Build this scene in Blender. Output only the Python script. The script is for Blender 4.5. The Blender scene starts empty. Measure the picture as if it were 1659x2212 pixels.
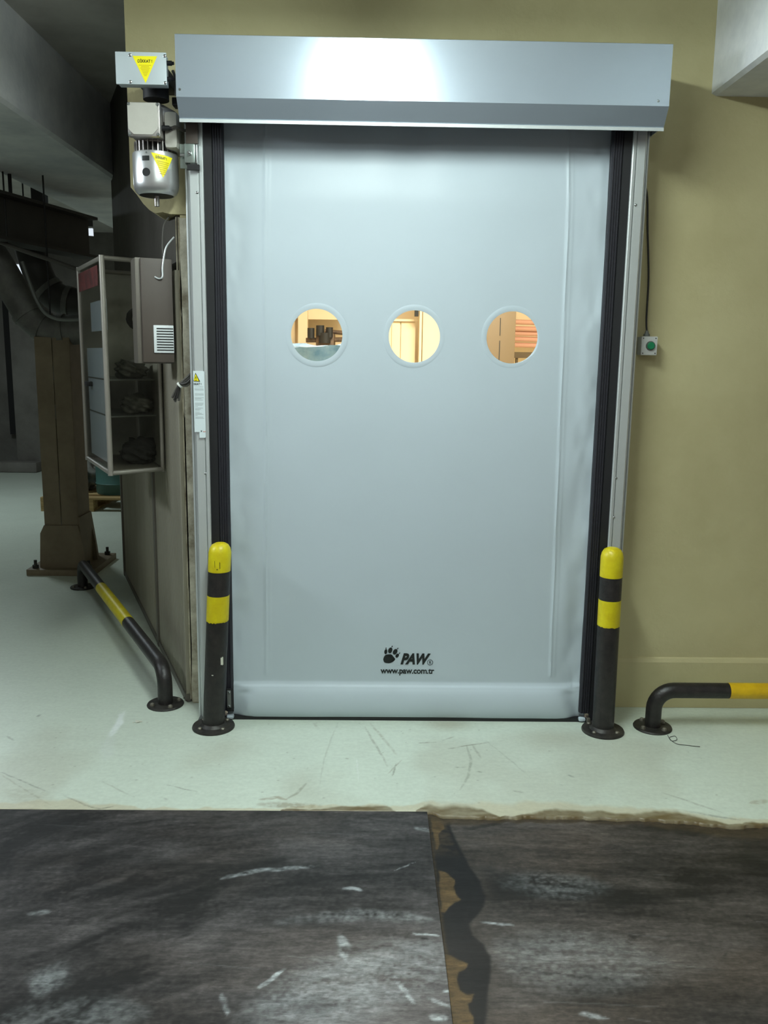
import bpy, bmesh, math, random
import numpy as np
from mathutils import Vector, Matrix
random.seed(4); rng = np.random.default_rng(7)
PI = math.pi
S = bpy.context.scene
COL = S.collection

LAMP_X, LAMP_Y0, LAMP_Y1, LAMP_Z, LAMP_E = -0.2, -2.15, -0.9, 2.99, 94.0   # twin tube fitting over the threshold, built with the room shell
# ------------------------------------------------------------------ camera
F = 1853.0; PW, PH = 1659, 2212
CAM = Vector((-0.1756, -3.6851, 1.6)); PITCH, ROLL, YAW = 0.17958, 0.01446, -0.01691
fw = Vector((-math.sin(YAW) * math.cos(PITCH), math.cos(YAW) * math.cos(PITCH), -math.sin(PITCH)))
r0 = fw.cross(Vector((0, 0, 1))).normalized(); u0 = r0.cross(fw)
rt = r0 * math.cos(ROLL) + u0 * math.sin(ROLL); up = -r0 * math.sin(ROLL) + u0 * math.cos(ROLL)
cd = bpy.data.cameras.new('camera'); cam = bpy.data.objects.new('camera', cd); COL.objects.link(cam)
M = Matrix((rt, up, -fw)).transposed().to_4x4(); M.translation = CAM; cam.matrix_world = M
cd.sensor_fit = 'VERTICAL'; cd.sensor_height = 36.0; cd.lens = F / PH * 36.0; cd.clip_start = 0.02
S.camera = cam

def at(px, py, **k):            # photo pixel -> world point on a plane x=, y= or z=
    d = fw + rt * ((px - PW / 2) / F) - up * ((py - PH / 2) / F)
    a, v = list(k.items())[0]; i = 'xyz'.index(a)
    return CAM + d * ((v - CAM[i]) / d[i])

# ------------------------------------------------------------------ light
w = bpy.data.worlds.new('world'); S.world = w; w.use_nodes = True
w.node_tree.nodes['Background'].inputs[0].default_value = (1.0, 0.95, 0.86, 1)
w.node_tree.nodes['Background'].inputs[1].default_value = 0.22
def area(name, loc, size, power, color, rot=(0, 0, 0)):
    l = bpy.data.lights.new(name, 'AREA'); l.shape = 'RECTANGLE'; l.size, l.size_y = size
    l.energy = power; l.color = color
    o = bpy.data.objects.new(name, l); COL.objects.link(o); o.location = loc; o.rotation_euler = rot
    return o
area('tube_lamp_glow', (-0.2, -1.5, 2.965), (0.16, 1.2), 33, (0.88, 1.0, 0.98))
area('tube_lamp_far_left', (-4.3, 4.6, 3.05), (0.2, 1.2), 44, (0.82, 0.95, 1.0))
area('fill_light_left', (-3.6, -0.9, 2.7), (0.14, 1.2), 21, (0.84, 0.94, 1.0), (0, math.radians(-72), 0)).data.spread = math.radians(100)  # added fill light, aimed to brighten the pale sheets in the clear cabinet
area('warm_room_lamp', (0.6, 1.6, 3.0), (1.2, 1.2), 250, (1.0, 0.90, 0.76))
vs = S.view_settings; vs.view_transform = 'Standard'; vs.look = 'None'; vs.exposure = 0.0; vs.gamma = 1.0
vs.use_curve_mapping = False

# ------------------------------------------------------------------ materials
def lin(c):
    o = []
    for v in c[:3]:
        v = v / 255.0
        o.append(v / 12.92 if v <= 0.04045 else ((v + 0.055) / 1.055) ** 2.4)
    return (*o, 1.0)
def mat(name, rgb, rough=0.6, metal=0.0, var=0.0, vs_=6.0, rgb2=None, bump=0.0, bs=80.0, spec=0.5, stretch=(1, 1, 1), emit=None, est=1.0):
    m = bpy.data.materials.new(name); m.use_nodes = True; nt = m.node_tree; N = nt.nodes; Lk = nt.links
    b = N['Principled BSDF']; c = lin(rgb)
    b.inputs['Base Color'].default_value = c; b.inputs['Roughness'].default_value = rough
    b.inputs['Metallic'].default_value = metal; b.inputs['Specular IOR Level'].default_value = spec
    tc = N.new('ShaderNodeTexCoord'); mp = N.new('ShaderNodeMapping'); mp.inputs['Scale'].default_value = stretch
    Lk.new(tc.outputs['Object'], mp.inputs['Vector'])
    if var > 0 or rgb2:
        n = N.new('ShaderNodeTexNoise'); n.inputs['Scale'].default_value = vs_; n.inputs['Detail'].default_value = 5
        n.inputs['Roughness'].default_value = 0.65
        Lk.new(mp.outputs[0], n.inputs['Vector'])
        r = N.new('ShaderNodeValToRGB'); r.color_ramp.elements[0].position = 0.32; r.color_ramp.elements[1].position = 0.68
        c2 = lin(rgb2) if rgb2 else tuple(x * (1 - var) for x in c[:3]) + (1,)
        r.color_ramp.elements[0].color = c2; r.color_ramp.elements[1].color = c
        Lk.new(n.outputs['Fac'], r.inputs['Fac']); Lk.new(r.outputs['Color'], b.inputs['Base Color'])
    if bump > 0:
        n2 = N.new('ShaderNodeTexNoise'); n2.inputs['Scale'].default_value = bs; n2.inputs['Detail'].default_value = 3
        Lk.new(mp.outputs[0], n2.inputs['Vector'])
        bp = N.new('ShaderNodeBump'); bp.inputs['Strength'].default_value = bump; bp.inputs['Distance'].default_value = 0.004
        Lk.new(n2.outputs['Fac'], bp.inputs['Height']); Lk.new(bp.outputs['Normal'], b.inputs['Normal'])
    if emit:
        b.inputs['Emission Color'].default_value = lin(emit); b.inputs['Emission Strength'].default_value = est
    return m
def streaks(m, sc, st, amt, rot):
    nt = m.node_tree; N = nt.nodes; Lk = nt.links; b = N['Principled BSDF']; src = b.inputs['Base Color'].links[0].from_socket
    tc = N.new('ShaderNodeTexCoord'); mp = N.new('ShaderNodeMapping'); mp.inputs['Scale'].default_value = st; mp.inputs['Rotation'].default_value = (0, 0, rot)
    Lk.new(tc.outputs['Object'], mp.inputs['Vector']); n = N.new('ShaderNodeTexNoise'); n.inputs['Scale'].default_value = sc; n.inputs['Detail'].default_value = 8; n.inputs['Roughness'].default_value = .7
    n.inputs['Distortion'].default_value = .4
    Lk.new(mp.outputs[0], n.inputs['Vector']); mr = N.new('ShaderNodeMapRange'); mr.inputs['From Min'].default_value = .3; mr.inputs['From Max'].default_value = .7
    mr.inputs['To Min'].default_value = 1 - amt; mr.inputs['To Max'].default_value = 1 + amt; Lk.new(n.outputs['Fac'], mr.inputs['Value'])
    v = N.new('ShaderNodeVectorMath'); v.operation = 'SCALE'; Lk.new(src, v.inputs[0]); Lk.new(mr.outputs[0], v.inputs['Scale']); Lk.new(v.outputs[0], b.inputs['Base Color'])
def attr_mat(name, rough, spec=0.5, fine=0.25, fs=140.0, bump=0.15, metal=0.0, stretch=(1, 1, 1), rvar=0.1):
    m = mat(name, (128, 128, 128), rough, metal, bump=bump, bs=fs, spec=spec, stretch=stretch)
    nt = m.node_tree; N = nt.nodes; Lk = nt.links; b = N['Principled BSDF']
    a = N.new('ShaderNodeAttribute'); a.attribute_name = 'albedo'
    n = N.new('ShaderNodeTexNoise'); n.inputs['Scale'].default_value = fs; n.inputs['Detail'].default_value = 4
    tc = N.new('ShaderNodeTexCoord'); mp = N.new('ShaderNodeMapping'); mp.inputs['Scale'].default_value = stretch
    Lk.new(tc.outputs['Object'], mp.inputs['Vector']); Lk.new(mp.outputs[0], n.inputs['Vector'])
    mr = N.new('ShaderNodeMapRange'); mr.inputs['From Min'].default_value = 0.3; mr.inputs['From Max'].default_value = 0.7
    mr.inputs['To Min'].default_value = 1 - fine; mr.inputs['To Max'].default_value = 1 + fine
    Lk.new(n.outputs['Fac'], mr.inputs['Value'])
    v = N.new('ShaderNodeVectorMath'); v.operation = 'SCALE'
    Lk.new(a.outputs['Color'], v.inputs[0]); Lk.new(mr.outputs[0], v.inputs['Scale']); Lk.new(v.outputs[0], b.inputs['Base Color'])
    n3 = N.new('ShaderNodeTexNoise'); n3.inputs['Scale'].default_value = 5; Lk.new(mp.outputs[0], n3.inputs['Vector'])
    m3 = N.new('ShaderNodeMapRange'); m3.inputs['To Min'].default_value = rough - rvar; m3.inputs['To Max'].default_value = rough + rvar
    Lk.new(n3.outputs['Fac'], m3.inputs['Value']); Lk.new(m3.outputs[0], b.inputs['Roughness'])
    return m
MT = {}
MT['wall'] = mat('beige_paint', (192, 184, 142), 0.7, rgb2=(178, 169, 127), vs_=1.6, bump=0.35, bs=55)
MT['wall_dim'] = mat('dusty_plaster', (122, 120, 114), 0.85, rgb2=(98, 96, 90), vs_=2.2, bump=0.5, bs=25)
MT['plaster_dark'] = mat('dark_plaster', (82, 79, 72), 0.9, rgb2=(66, 63, 56), vs_=2.2, bump=0.5, bs=25)  # darker plaster tone for the upper partition wall
MT['plaster_edge'] = mat('chipped_plaster', (216, 212, 190), 0.9, rgb2=(128, 120, 100), vs_=9, bump=0.8, bs=40)
MT['beam'] = mat('white_lime_paint', (238, 240, 240), 0.8, rgb2=(206, 210, 214), vs_=3, bump=0.5, bs=30)
MT['ceil'] = mat('grey_ceiling', (214, 212, 206), 0.9, rgb2=(180, 178, 172), vs_=1.5, bump=0.4, bs=20)
MT['hood'] = mat('galvanised_hood', (184, 196, 208), 0.25, 0.62, var=0.05, vs_=2.5, bump=0.02, bs=300, stretch=(0.3, 1, 1))
MT['alu'] = mat('aluminium_profile', (206, 212, 211), 0.42, 0.45, var=0.08, vs_=4, stretch=(1, 1, 0.2))
MT['alu_dull'] = mat('dull_aluminium', (120, 124, 120), 0.55, 0.5, var=0.15, vs_=5, stretch=(1, 1, 0.2))
MT['black'] = mat('black_guide_plastic', (22, 23, 26), 0.55, var=0.2, vs_=8)
MT['seal'] = mat('black_ribbed_rubber', (30, 30, 37), 0.6, var=0.15, vs_=8)
MT['curtain'] = mat('grey_pvc_fabric', (186, 198, 205), 0.4, var=0.03, vs_=2, bump=0.04, bs=30, spec=0.22)
MT['weld'] = mat('translucent_pvc_weld', (172, 188, 194), 0.22, spec=0.7)
MT['screw'] = mat('zinc_screw', (190, 195, 195), 0.25, 1.0)
MT['steel'] = mat('bare_motor_aluminium', (176, 172, 168), 0.42, 0.85, var=0.12, vs_=14, bump=0.1, bs=160)
MT['chrome'] = mat('polished_fan_cover', (205, 206, 206), 0.33, 0.8, var=0.12, vs_=3, stretch=(1, 1, 3))
MT['cream_cast'] = mat('cast_grey_paint', (190, 188, 178), 0.5, 0.2, var=0.1, vs_=12)
MT['ctrl'] = mat('pale_grey_powder_coat', (196, 206, 210), 0.4, 0.25, var=0.04)
MT['dark'] = mat('dark_cavity_metal', (26, 26, 26), 0.6, 0.2)
MT['zinc'] = mat('galvanised_bracket', (178, 192, 186), 0.28, 0.9, var=0.15, vs_=20)
MT['yel_st'] = mat('yellow_sticker', (244, 232, 16), 0.5)
MT['yel_dk'] = mat('ochre_print', (200, 178, 10), 0.5)
MT['ink'] = mat('black_ink', (14, 20, 20), 0.5)
MT['grey_ink'] = mat('grey_small_print', (150, 158, 158), 0.6)
MT['red_ink'] = mat('red_ink', (205, 110, 90), 0.6)
MT['white_st'] = mat('white_sticker', (214, 226, 228), 0.5)
MT['post_black'] = mat('worn_black_paint', (20, 19, 19), 0.42, rgb2=(42, 38, 36), vs_=26, bump=0.3, bs=90)
MT['post_yel'] = mat('worn_yellow_paint', (214, 202, 22), 0.4, rgb2=(196, 176, 14), vs_=16, bump=0.08, bs=60)
MT['post_org'] = mat('golden_yellow_paint', (220, 180, 20), 0.4, rgb2=(200, 160, 16), vs_=16)
MT['flange'] = mat('scuffed_flange', (58, 55, 50), 0.5, 0.2, rgb2=(28, 27, 26), vs_=25, bump=0.3, bs=60)
MT['bolt'] = mat('dirty_bolt', (128, 124, 112), 0.45, 0.6, var=0.3, vs_=40)
MT['panel'] = mat('ribbed_panel_sheet', (150, 146, 130), 0.6, 0.1, rgb2=(132, 128, 112), vs_=3, stretch=(1, 1, 0.3))
MT['cab'] = mat('taupe_cabinet_paint', (74, 65, 57), 0.55, var=0.05)
MT['cab_side'] = mat('taupe_cabinet_trim', (104, 99, 90), 0.5, 0.2)
MT['louver'] = mat('white_louver', (220, 226, 226), 0.5)
MT['colm'] = mat('tan_steel_column', (122, 110, 88), 0.6, rgb2=(104, 92, 70), vs_=5)
MT['duct'] = mat('grey_duct', (112, 112, 106), 0.55, 0.2, rgb2=(84, 84, 80), vs_=8)
MT['duct_dk'] = mat('dark_duct', (60, 58, 54), 0.6, 0.2, var=0.2, vs_=8)
MT['frame'] = mat('rounded_aluminium_frame', (160, 156, 146), 0.45, 0.5, var=0.1)
MT['wood'] = mat('pallet_wood', (176, 152, 104), 0.8, rgb2=(140, 116, 74), vs_=8, stretch=(0.3, 3, 3), bump=0.3)
MT['teal'] = mat('teal_drum', (70, 110, 104), 0.5, var=0.2)
MT['sheet'] = mat('pale_blue_reflection', (222, 234, 246), 0.4, rgb2=(200, 216, 234), vs_=3)  # bluish reflection on the acrylic, put into a sheet colour
MT['rednote'] = mat('red_notice', (110, 50, 48), 0.6, rgb2=(64, 38, 36), vs_=22)
MT['inner'] = mat('grey_inner_board', (178, 176, 166), 0.7, rgb2=(150, 148, 138), vs_=5)
MT['rag'] = mat('black_rag', (34, 33, 33), 0.9, var=0.3, bump=0.6, bs=40)
MT['bag'] = mat('grey_plastic_bag', (120, 120, 112), 0.35, var=0.3, vs_=14, bump=0.5, bs=30)
MT['red'] = mat('red_plastic', (200, 60, 34), 0.5); MT['yellow'] = mat('yellow_plastic', (206, 160, 20), 0.5)
MT['cable'] = mat('grey_cable_sheath', (78, 76, 70), 0.6); MT['cable_dk'] = mat('dark_cable', (40, 38, 34), 0.6)
MT['tie'] = mat('white_cable_tie', (210, 212, 205), 0.5)
MT['btn'] = mat('push_button_housing', (196, 198, 194), 0.5, var=0.05)
MT['green'] = mat('green_push_button', (10, 120, 78), 0.35)
MT['cream'] = mat('cream_panel', (232, 212, 180), 0.6, var=0.05); MT['brown'] = mat('brown_cabinet', (92, 76, 54), 0.55)
MT['copper'] = mat('orange_pipe', (214, 162, 142), 0.5); MT['machine'] = mat('dark_machine', (110, 84, 60), 0.6, rgb2=(60, 46, 36), vs_=20)
MT['wrap'] = mat('blue_plastic_wrap', (128, 160, 190), 0.2, rgb2=(84, 122, 160), vs_=9, bump=0.9, bs=14)
MT['rust'] = mat('rust', (120, 88, 44), 0.8, rgb2=(84, 58, 28), vs_=30)
MT['lampglow'] = mat('lamp_diffuser', (230, 236, 240), 0.5, emit=(215, 225, 235), est=1.0)
MT['tube'] = mat('glowing_tube', (255, 255, 255), 0.5, emit=(240, 255, 249), est=LAMP_E)
MT['paper'] = mat('litter', (205, 205, 190), 0.8)
MT['thread'] = mat('black_thread', (40, 42, 40), 0.8)
MT['floor'] = attr_mat('pale_green_epoxy', 0.36, spec=0.45, fine=0.05, fs=60, bump=0.1, rvar=0.08)
MT['plate'] = attr_mat('smeared_steel', 0.5, spec=0.38, fine=0.22, fs=45, bump=0.12, metal=0.15, stretch=(0.5, 1.6, 1), rvar=0.12)
streaks(MT['plate'], 9, (1, 7, 1), .38, .12); streaks(MT['plate'], 60, (1, 2.5, 1), .35, -.2); streaks(MT['floor'], 14, (1, 3, 1), .05, .3)
def glassy(name, tint, rough=0.03, fac=0.12):
    m = bpy.data.materials.new(name); m.use_nodes = True; nt = m.node_tree; N = nt.nodes; Lk = nt.links
    N.remove(N['Principled BSDF']); t = N.new('ShaderNodeBsdfTransparent'); t.inputs[0].default_value = lin(tint)
    g = N.new('ShaderNodeBsdfGlossy'); g.inputs['Roughness'].default_value = rough
    lw = N.new('ShaderNodeLayerWeight'); lw.inputs[0].default_value = .5
    pw = N.new('ShaderNodeMath'); pw.operation = 'POWER'; pw.inputs[1].default_value = 4.5; Lk.new(lw.outputs['Facing'], pw.inputs[0])
    ma = N.new('ShaderNodeMath'); ma.operation = 'MULTIPLY_ADD'; ma.inputs[1].default_value = .7; ma.inputs[2].default_value = .03; Lk.new(pw.outputs[0], ma.inputs[0])
    mx = N.new('ShaderNodeMixShader'); Lk.new(ma.outputs[0], mx.inputs[0])
    Lk.new(t.outputs[0], mx.inputs[1]); Lk.new(g.outputs[0], mx.inputs[2]); Lk.new(mx.outputs[0], N['Material Output'].inputs[0])
    return m
MT['pane'] = glassy('clear_pvc_pane', (250, 252, 248)); MT['acrylic'] = glassy('dusty_acrylic', (238, 238, 234), 0.08)

# ------------------------------------------------------------------ mesh helpers
def link(name, me, m, parent=None, smooth=False):
    o = bpy.data.objects.new(name, me); COL.objects.link(o)
    if m is not None: me.materials.append(m if not isinstance(m, str) else MT[m])
    if smooth:
        me.polygons.foreach_set('use_smooth', [True] * len(me.polygons))
        try: me.set_sharp_from_angle(angle=math.radians(38))
        except Exception: pass
    if parent is not None: o.parent = parent
    return o
class B:
    def __init__(s): s.bm = bmesh.new()
    def box(s, x0, x1, y0, y1, z0, z1, bev=0.0, mx=None):
        r = bmesh.ops.create_cube(s.bm, size=1.0); vs_ = r['verts']
        for v in vs_:
            v.co = Vector(((x0 + x1) / 2 + v.co.x * (x1 - x0), (y0 + y1) / 2 + v.co.y * (y1 - y0), (z0 + z1) / 2 + v.co.z * (z1 - z0)))
        if bev > 0:
            es = list({e for v in vs_ for e in v.link_edges})
            q = bmesh.ops.bevel(s.bm, geom=es, offset=bev, segments=2, affect='EDGES', profile=0.6)
            vs_ = list({v for f in q['faces'] for v in f.verts} | {v for v in vs_ if v.is_valid})
        if mx is not None: bmesh.ops.transform(s.bm, matrix=mx, verts=vs_)
        return s
    def cyl(s, p0, p1, r0_, r1_=None, n=24):
        p0, p1 = Vector(p0), Vector(p1); r1_ = r0_ if r1_ is None else r1_; d = p1 - p0
        m = Matrix.Translation((p0 + p1) / 2) @ d.to_track_quat('Z', 'Y').to_matrix().to_4x4()
        bmesh.ops.create_cone(s.bm, cap_ends=True, segments=n, radius1=r0_, radius2=r1_, depth=d.length, matrix=m)
        return s
    def lathe(s, prof, loc=(0, 0, 0), axis=None, n=40):   # prof: (radius, height)
        q = Matrix.Translation(Vector(loc)) @ ((Vector(axis).to_track_quat('Z', 'Y').to_matrix().to_4x4()) if axis else Matrix.Identity(4))
        rings = []
        for r, h in prof:
            if r < 1e-6: rings.append([s.bm.verts.new(q @ Vector((0, 0, h)))] * n)
            else: rings.append([s.bm.verts.new(q @ Vector((r * math.cos(2 * PI * i / n), r * math.sin(2 * PI * i / n), h))) for i in range(n)])
        for a, b in zip(rings, rings[1:]):
            for i in range(n):
                j = (i + 1) % n; f = []
                for v in (a[i], a[j], b[j], b[i]):
                    if v not in f: f.append(v)
                if len(f) > 2:
                    try: s.bm.faces.new(f)
                    except ValueError: pass
        return s
    def prism(s, pts, a0, a1, plane='xz'):   # polygon in a plane, extruded along the third axis
        def P(p, a):
            return {'xz': (p[0], a, p[1]), 'xy': (p[0], p[1], a), 'yz': (a, p[0], p[1])}[plane]
        A = [s.bm.verts.new(P(p, a0)) for p in pts]; Bv = [s.bm.verts.new(P(p, a1)) for p in pts]
        s.bm.faces.new(A); s.bm.faces.new(Bv[::-1]); n = len(pts)
        for i in range(n):
            s.bm.faces.new((A[i], Bv[i], Bv[(i + 1) % n], A[(i + 1) % n]))
        return s
    def tube(s, pts, r, n=14, cap=True):
        pts = [Vector(p) for p in pts]; rings = []
        t0 = (pts[1] - pts[0]).normalized(); nrm = t0.orthogonal().normalized()
        for i, p in enumerate(pts):
            t = (pts[min(i + 1, len(pts) - 1)] - pts[max(i - 1, 0)]).normalized()
            nrm = (nrm - t * nrm.dot(t)).normalized(); b = t.cross(nrm)
            rr = r[i] if isinstance(r, (list, tuple)) else r
            rings.append([s.bm.verts.new(p + (nrm * math.cos(2 * PI * k / n) + b * math.sin(2 * PI * k / n)) * rr) for k in range(n)])
        for a, b in zip(rings, rings[1:]):
            for k in range(n): s.bm.faces.new((a[k], a[(k + 1) % n], b[(k + 1) % n], b[k]))
        if cap: s.bm.faces.new(rings[0][::-1]); s.bm.faces.new(rings[-1])
        return s
    def xf(s, mx): bmesh.ops.transform(s.bm, matrix=mx, verts=s.bm.verts[:]); return s
    def done(s, name, m, parent=None, smooth=True):
        bmesh.ops.recalc_face_normals(s.bm, faces=s.bm.faces[:])
        me = bpy.data.meshes.new(name); s.bm.to_mesh(me); s.bm.free()
        return link(name, me, m, parent, smooth)
def smooth_path(pts, k=8):
    pts = [Vector(p) for p in pts]; out = []
    for i in range(len(pts) - 1):
        a, b, c, d = pts[max(i - 1, 0)], pts[i], pts[i + 1], pts[min(i + 2, len(pts) - 1)]
        for j in range(k):
            t = j / k
            out.append(0.5 * ((2 * b) + (c - a) * t + (2 * a - 5 * b + 4 * c - d) * t * t + (3 * b - a - 3 * c + d) * t ** 3))
    return out + [pts[-1]]
def tag(o, label=None, cat=None, group=None, kind=None):
    if label: o['label'] = label
    if cat: o['category'] = cat
    if group: o['group'] = group
    if kind: o['kind'] = kind
    return o
def thing(name, label, cat, group=None):
    return tag_new(name, label, cat, group)
def tag_new(name, label, cat, group):
    o = bpy.data.objects.new(name, None); COL.objects.link(o); o.empty_display_size = 0.05
    return tag(o, label, cat, group)
def struct(o, label=None): o['kind'] = 'structure'; return tag(o, label)
def set_base(root, loc):        # move an Empty to the thing's base, keeping its children where they are
    root.location = loc
    inv = Matrix.Translation(-Vector(loc))
    for c in root.children: c.matrix_parent_inverse = inv
def text_mesh(name, body, size, m, parent, origin, sx=1.0, shear=0.0, bold=0.0, depth=0.0006, xdir=(1, 0, 0), zdir=(0, 0, 1), align='LEFT', space=1.0):
    cu = bpy.data.curves.new(name, 'FONT'); cu.body = body; cu.size = size; cu.shear = shear; cu.offset = bold
    cu.extrude = depth / 2; cu.align_x = align; cu.resolution_u = 3; cu.space_character = space
    tmp = bpy.data.objects.new('tmp_text', cu); COL.objects.link(tmp); bpy.context.view_layer.update()
    me = bpy.data.meshes.new_from_object(tmp.evaluated_get(bpy.context.evaluated_depsgraph_get()))
    bpy.data.objects.remove(tmp); bpy.data.curves.remove(cu)
    X = Vector(xdir).normalized(); Z = Vector(zdir).normalized(); Y = X.cross(Z)
    mm = Matrix((X * sx, Z, -Y)).transposed().to_4x4(); mm.translation = Vector(origin)
    me.transform(mm); me.materials.clear()
    return link(name, me, m, parent)

# ------------------------------------------------------------------ stain painter (dirt, scuffs and rust with shapes of their own)
def vnoise(x, y, s, seed=0, oct=3):
    tot = np.zeros_like(x); amp = 1.0; nrm = 0
    for o in range(oct):
        g = np.random.default_rng(seed + o * 17).random((256, 256))
        u = x * s * 2 ** o + 91.3; v = y * s * 2 ** o + 57.1
        iu = np.floor(u).astype(int); iv = np.floor(v).astype(int); fu = u - iu; fv = v - iv
        fu = fu * fu * (3 - 2 * fu); fv = fv * fv * (3 - 2 * fv)
        a = g[iu % 256, iv % 256]; b = g[(iu + 1) % 256, iv % 256]; c = g[iu % 256, (iv + 1) % 256]; d = g[(iu + 1) % 256, (iv + 1) % 256]
        tot += amp * ((a * (1 - fu) + b * fu) * (1 - fv) + (c * (1 - fu) + d * fu) * fv); nrm += amp; amp *= 0.5
    return tot / nrm
def sstep(a, b, x):
    t = np.clip((x - a) / (b - a), 0, 1); return t * t * (3 - 2 * t)
def wpts(px, z=0.0): return [tuple(at(a, b, z=z))[:2] for a, b in px]
def dist_line(x, y, pts):
    d = np.full(x.shape, 1e9)
    for (ax, ay), (bx, by) in zip(pts, pts[1:]):
        vx, vy = bx - ax, by - ay; t = np.clip(((x - ax) * vx + (y - ay) * vy) / (vx * vx + vy * vy + 1e-12), 0, 1)
        d = np.minimum(d, np.hypot(x - ax - t * vx, y - ay - t * vy))
    return d
def inside(x, y, pts):
    r = np.zeros(x.shape, bool); n = len(pts)
    for i in range(n):
        (ax, ay), (bx, by) = pts[i], pts[(i + 1) % n]
        c = ((ay > y) != (by > y)) & (x < (bx - ax) * (y - ay) / (by - ay + 1e-12) + ax); r ^= c
    return r
def poly_mask(x, y, pts, soft, rag=0.0, seed=3):
    if rag: x = x + (vnoise(x, y, 22, seed) - .5) * rag; y = y + (vnoise(x, y, 22, seed + 5) - .5) * rag
    d = dist_line(x, y, pts + [pts[0]]); s = np.where(inside(x, y, pts), d, -d)
    return sstep(-soft, soft, s)
def stroke(x, y, px, wid, soft, z=0.0, taper=True, rag=0.0, seed=1):
    p = wpts(px, z) if not isinstance(px[0][0], str) else px
    out_ = np.zeros_like(x); R_ = wid + soft + rag + .01
    P = np.array(p); sel = (x > P[:, 0].min() - R_) & (x < P[:, 0].max() + R_) & (y > P[:, 1].min() - R_) & (y < P[:, 1].max() + R_)
    if not sel.any(): return out_
    x, y = x[sel], y[sel]
    xx = x + (vnoise(x, y, 25, seed) - .5) * rag; yy = y + (vnoise(x, y, 25, seed + 3) - .5) * rag
    seg = [math.hypot(b[0] - a[0], b[1] - a[1]) for a, b in zip(p, p[1:])]; tot = sum(seg); acc = 0
    best = np.full(x.shape, 1e9); T = np.zeros_like(x)
    for (a, b, L_) in zip(p, p[1:], seg):
        vx, vy = b[0] - a[0], b[1] - a[1]; t = np.clip(((xx - a[0]) * vx + (yy - a[1]) * vy) / (L_ * L_ + 1e-12), 0, 1)
        d = np.hypot(xx - a[0] - t * vx, yy - a[1] - t * vy); m = d < best; best[m] = d[m]; T[m] = ((acc + t * L_) / tot)[m]; acc += L_
    k = .25 + .75 * np.clip(np.sin(np.pi * T), 0, 1) ** .6
    out_[sel] = (1 - sstep(wid * k, (wid + soft) * (.4 + .6 * k), best)) * (.35 + .65 * k)
    return out_
def mixc(c, rgb, m):
    t = np.array(lin(rgb)[:3]); return c * (1 - m[:, None]) + t * m[:, None]
def grid_obj(name, xs, ys, zf, colf, m, parent=None, warp=None, skirt=None):
    nx, ny = len(xs), len(ys); X, Y = np.meshgrid(xs, ys); x = X.ravel(); y = Y.ravel()
    if warp: x, y = warp(x, y)
    z = zf(x, y)
    co = np.stack([x, y, z], 1)
    idx = np.arange(nx * ny).reshape(ny, nx)
    q = np.stack([idx[:-1, :-1], idx[:-1, 1:], idx[1:, 1:], idx[1:, :-1]], -1).reshape(-1, 4)
    col = colf(x, y)
    if skirt:
        per = np.concatenate([idx[0, :], idx[1:, -1], idx[-1, -2::-1], idx[-2:0:-1, 0]])
        low = co[per].copy(); low[:, 2] = skirt; n0 = len(co)
        co = np.concatenate([co, low]); col = np.concatenate([col, col[per]])
        k = np.arange(len(per)); k2 = (k + 1) % len(per)
        q = np.concatenate([q, np.stack([per[k2], per[k], n0 + k, n0 + k2], -1)])
    me = bpy.data.meshes.new(name); me.vertices.add(len(co)); me.vertices.foreach_set('co', co.ravel())
    me.loops.add(len(q) * 4); me.loops.foreach_set('vertex_index', q.ravel())
    me.polygons.add(len(q)); me.polygons.foreach_set('loop_start', np.arange(len(q)) * 4)
    me.update(calc_edges=True)
    a = me.attributes.new('albedo', 'FLOAT_COLOR', 'POINT'); a.data.foreach_set('color', np.concatenate([col, np.ones((len(col), 1))], 1).ravel().astype(np.float32))
    o = link(name, me, m, parent)
    return o
def lines(*segs):
    o = []
    for a, b, st in segs: o += list(np.arange(a, b, st))
    return np.array(o + [segs[-1][1]])

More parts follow.
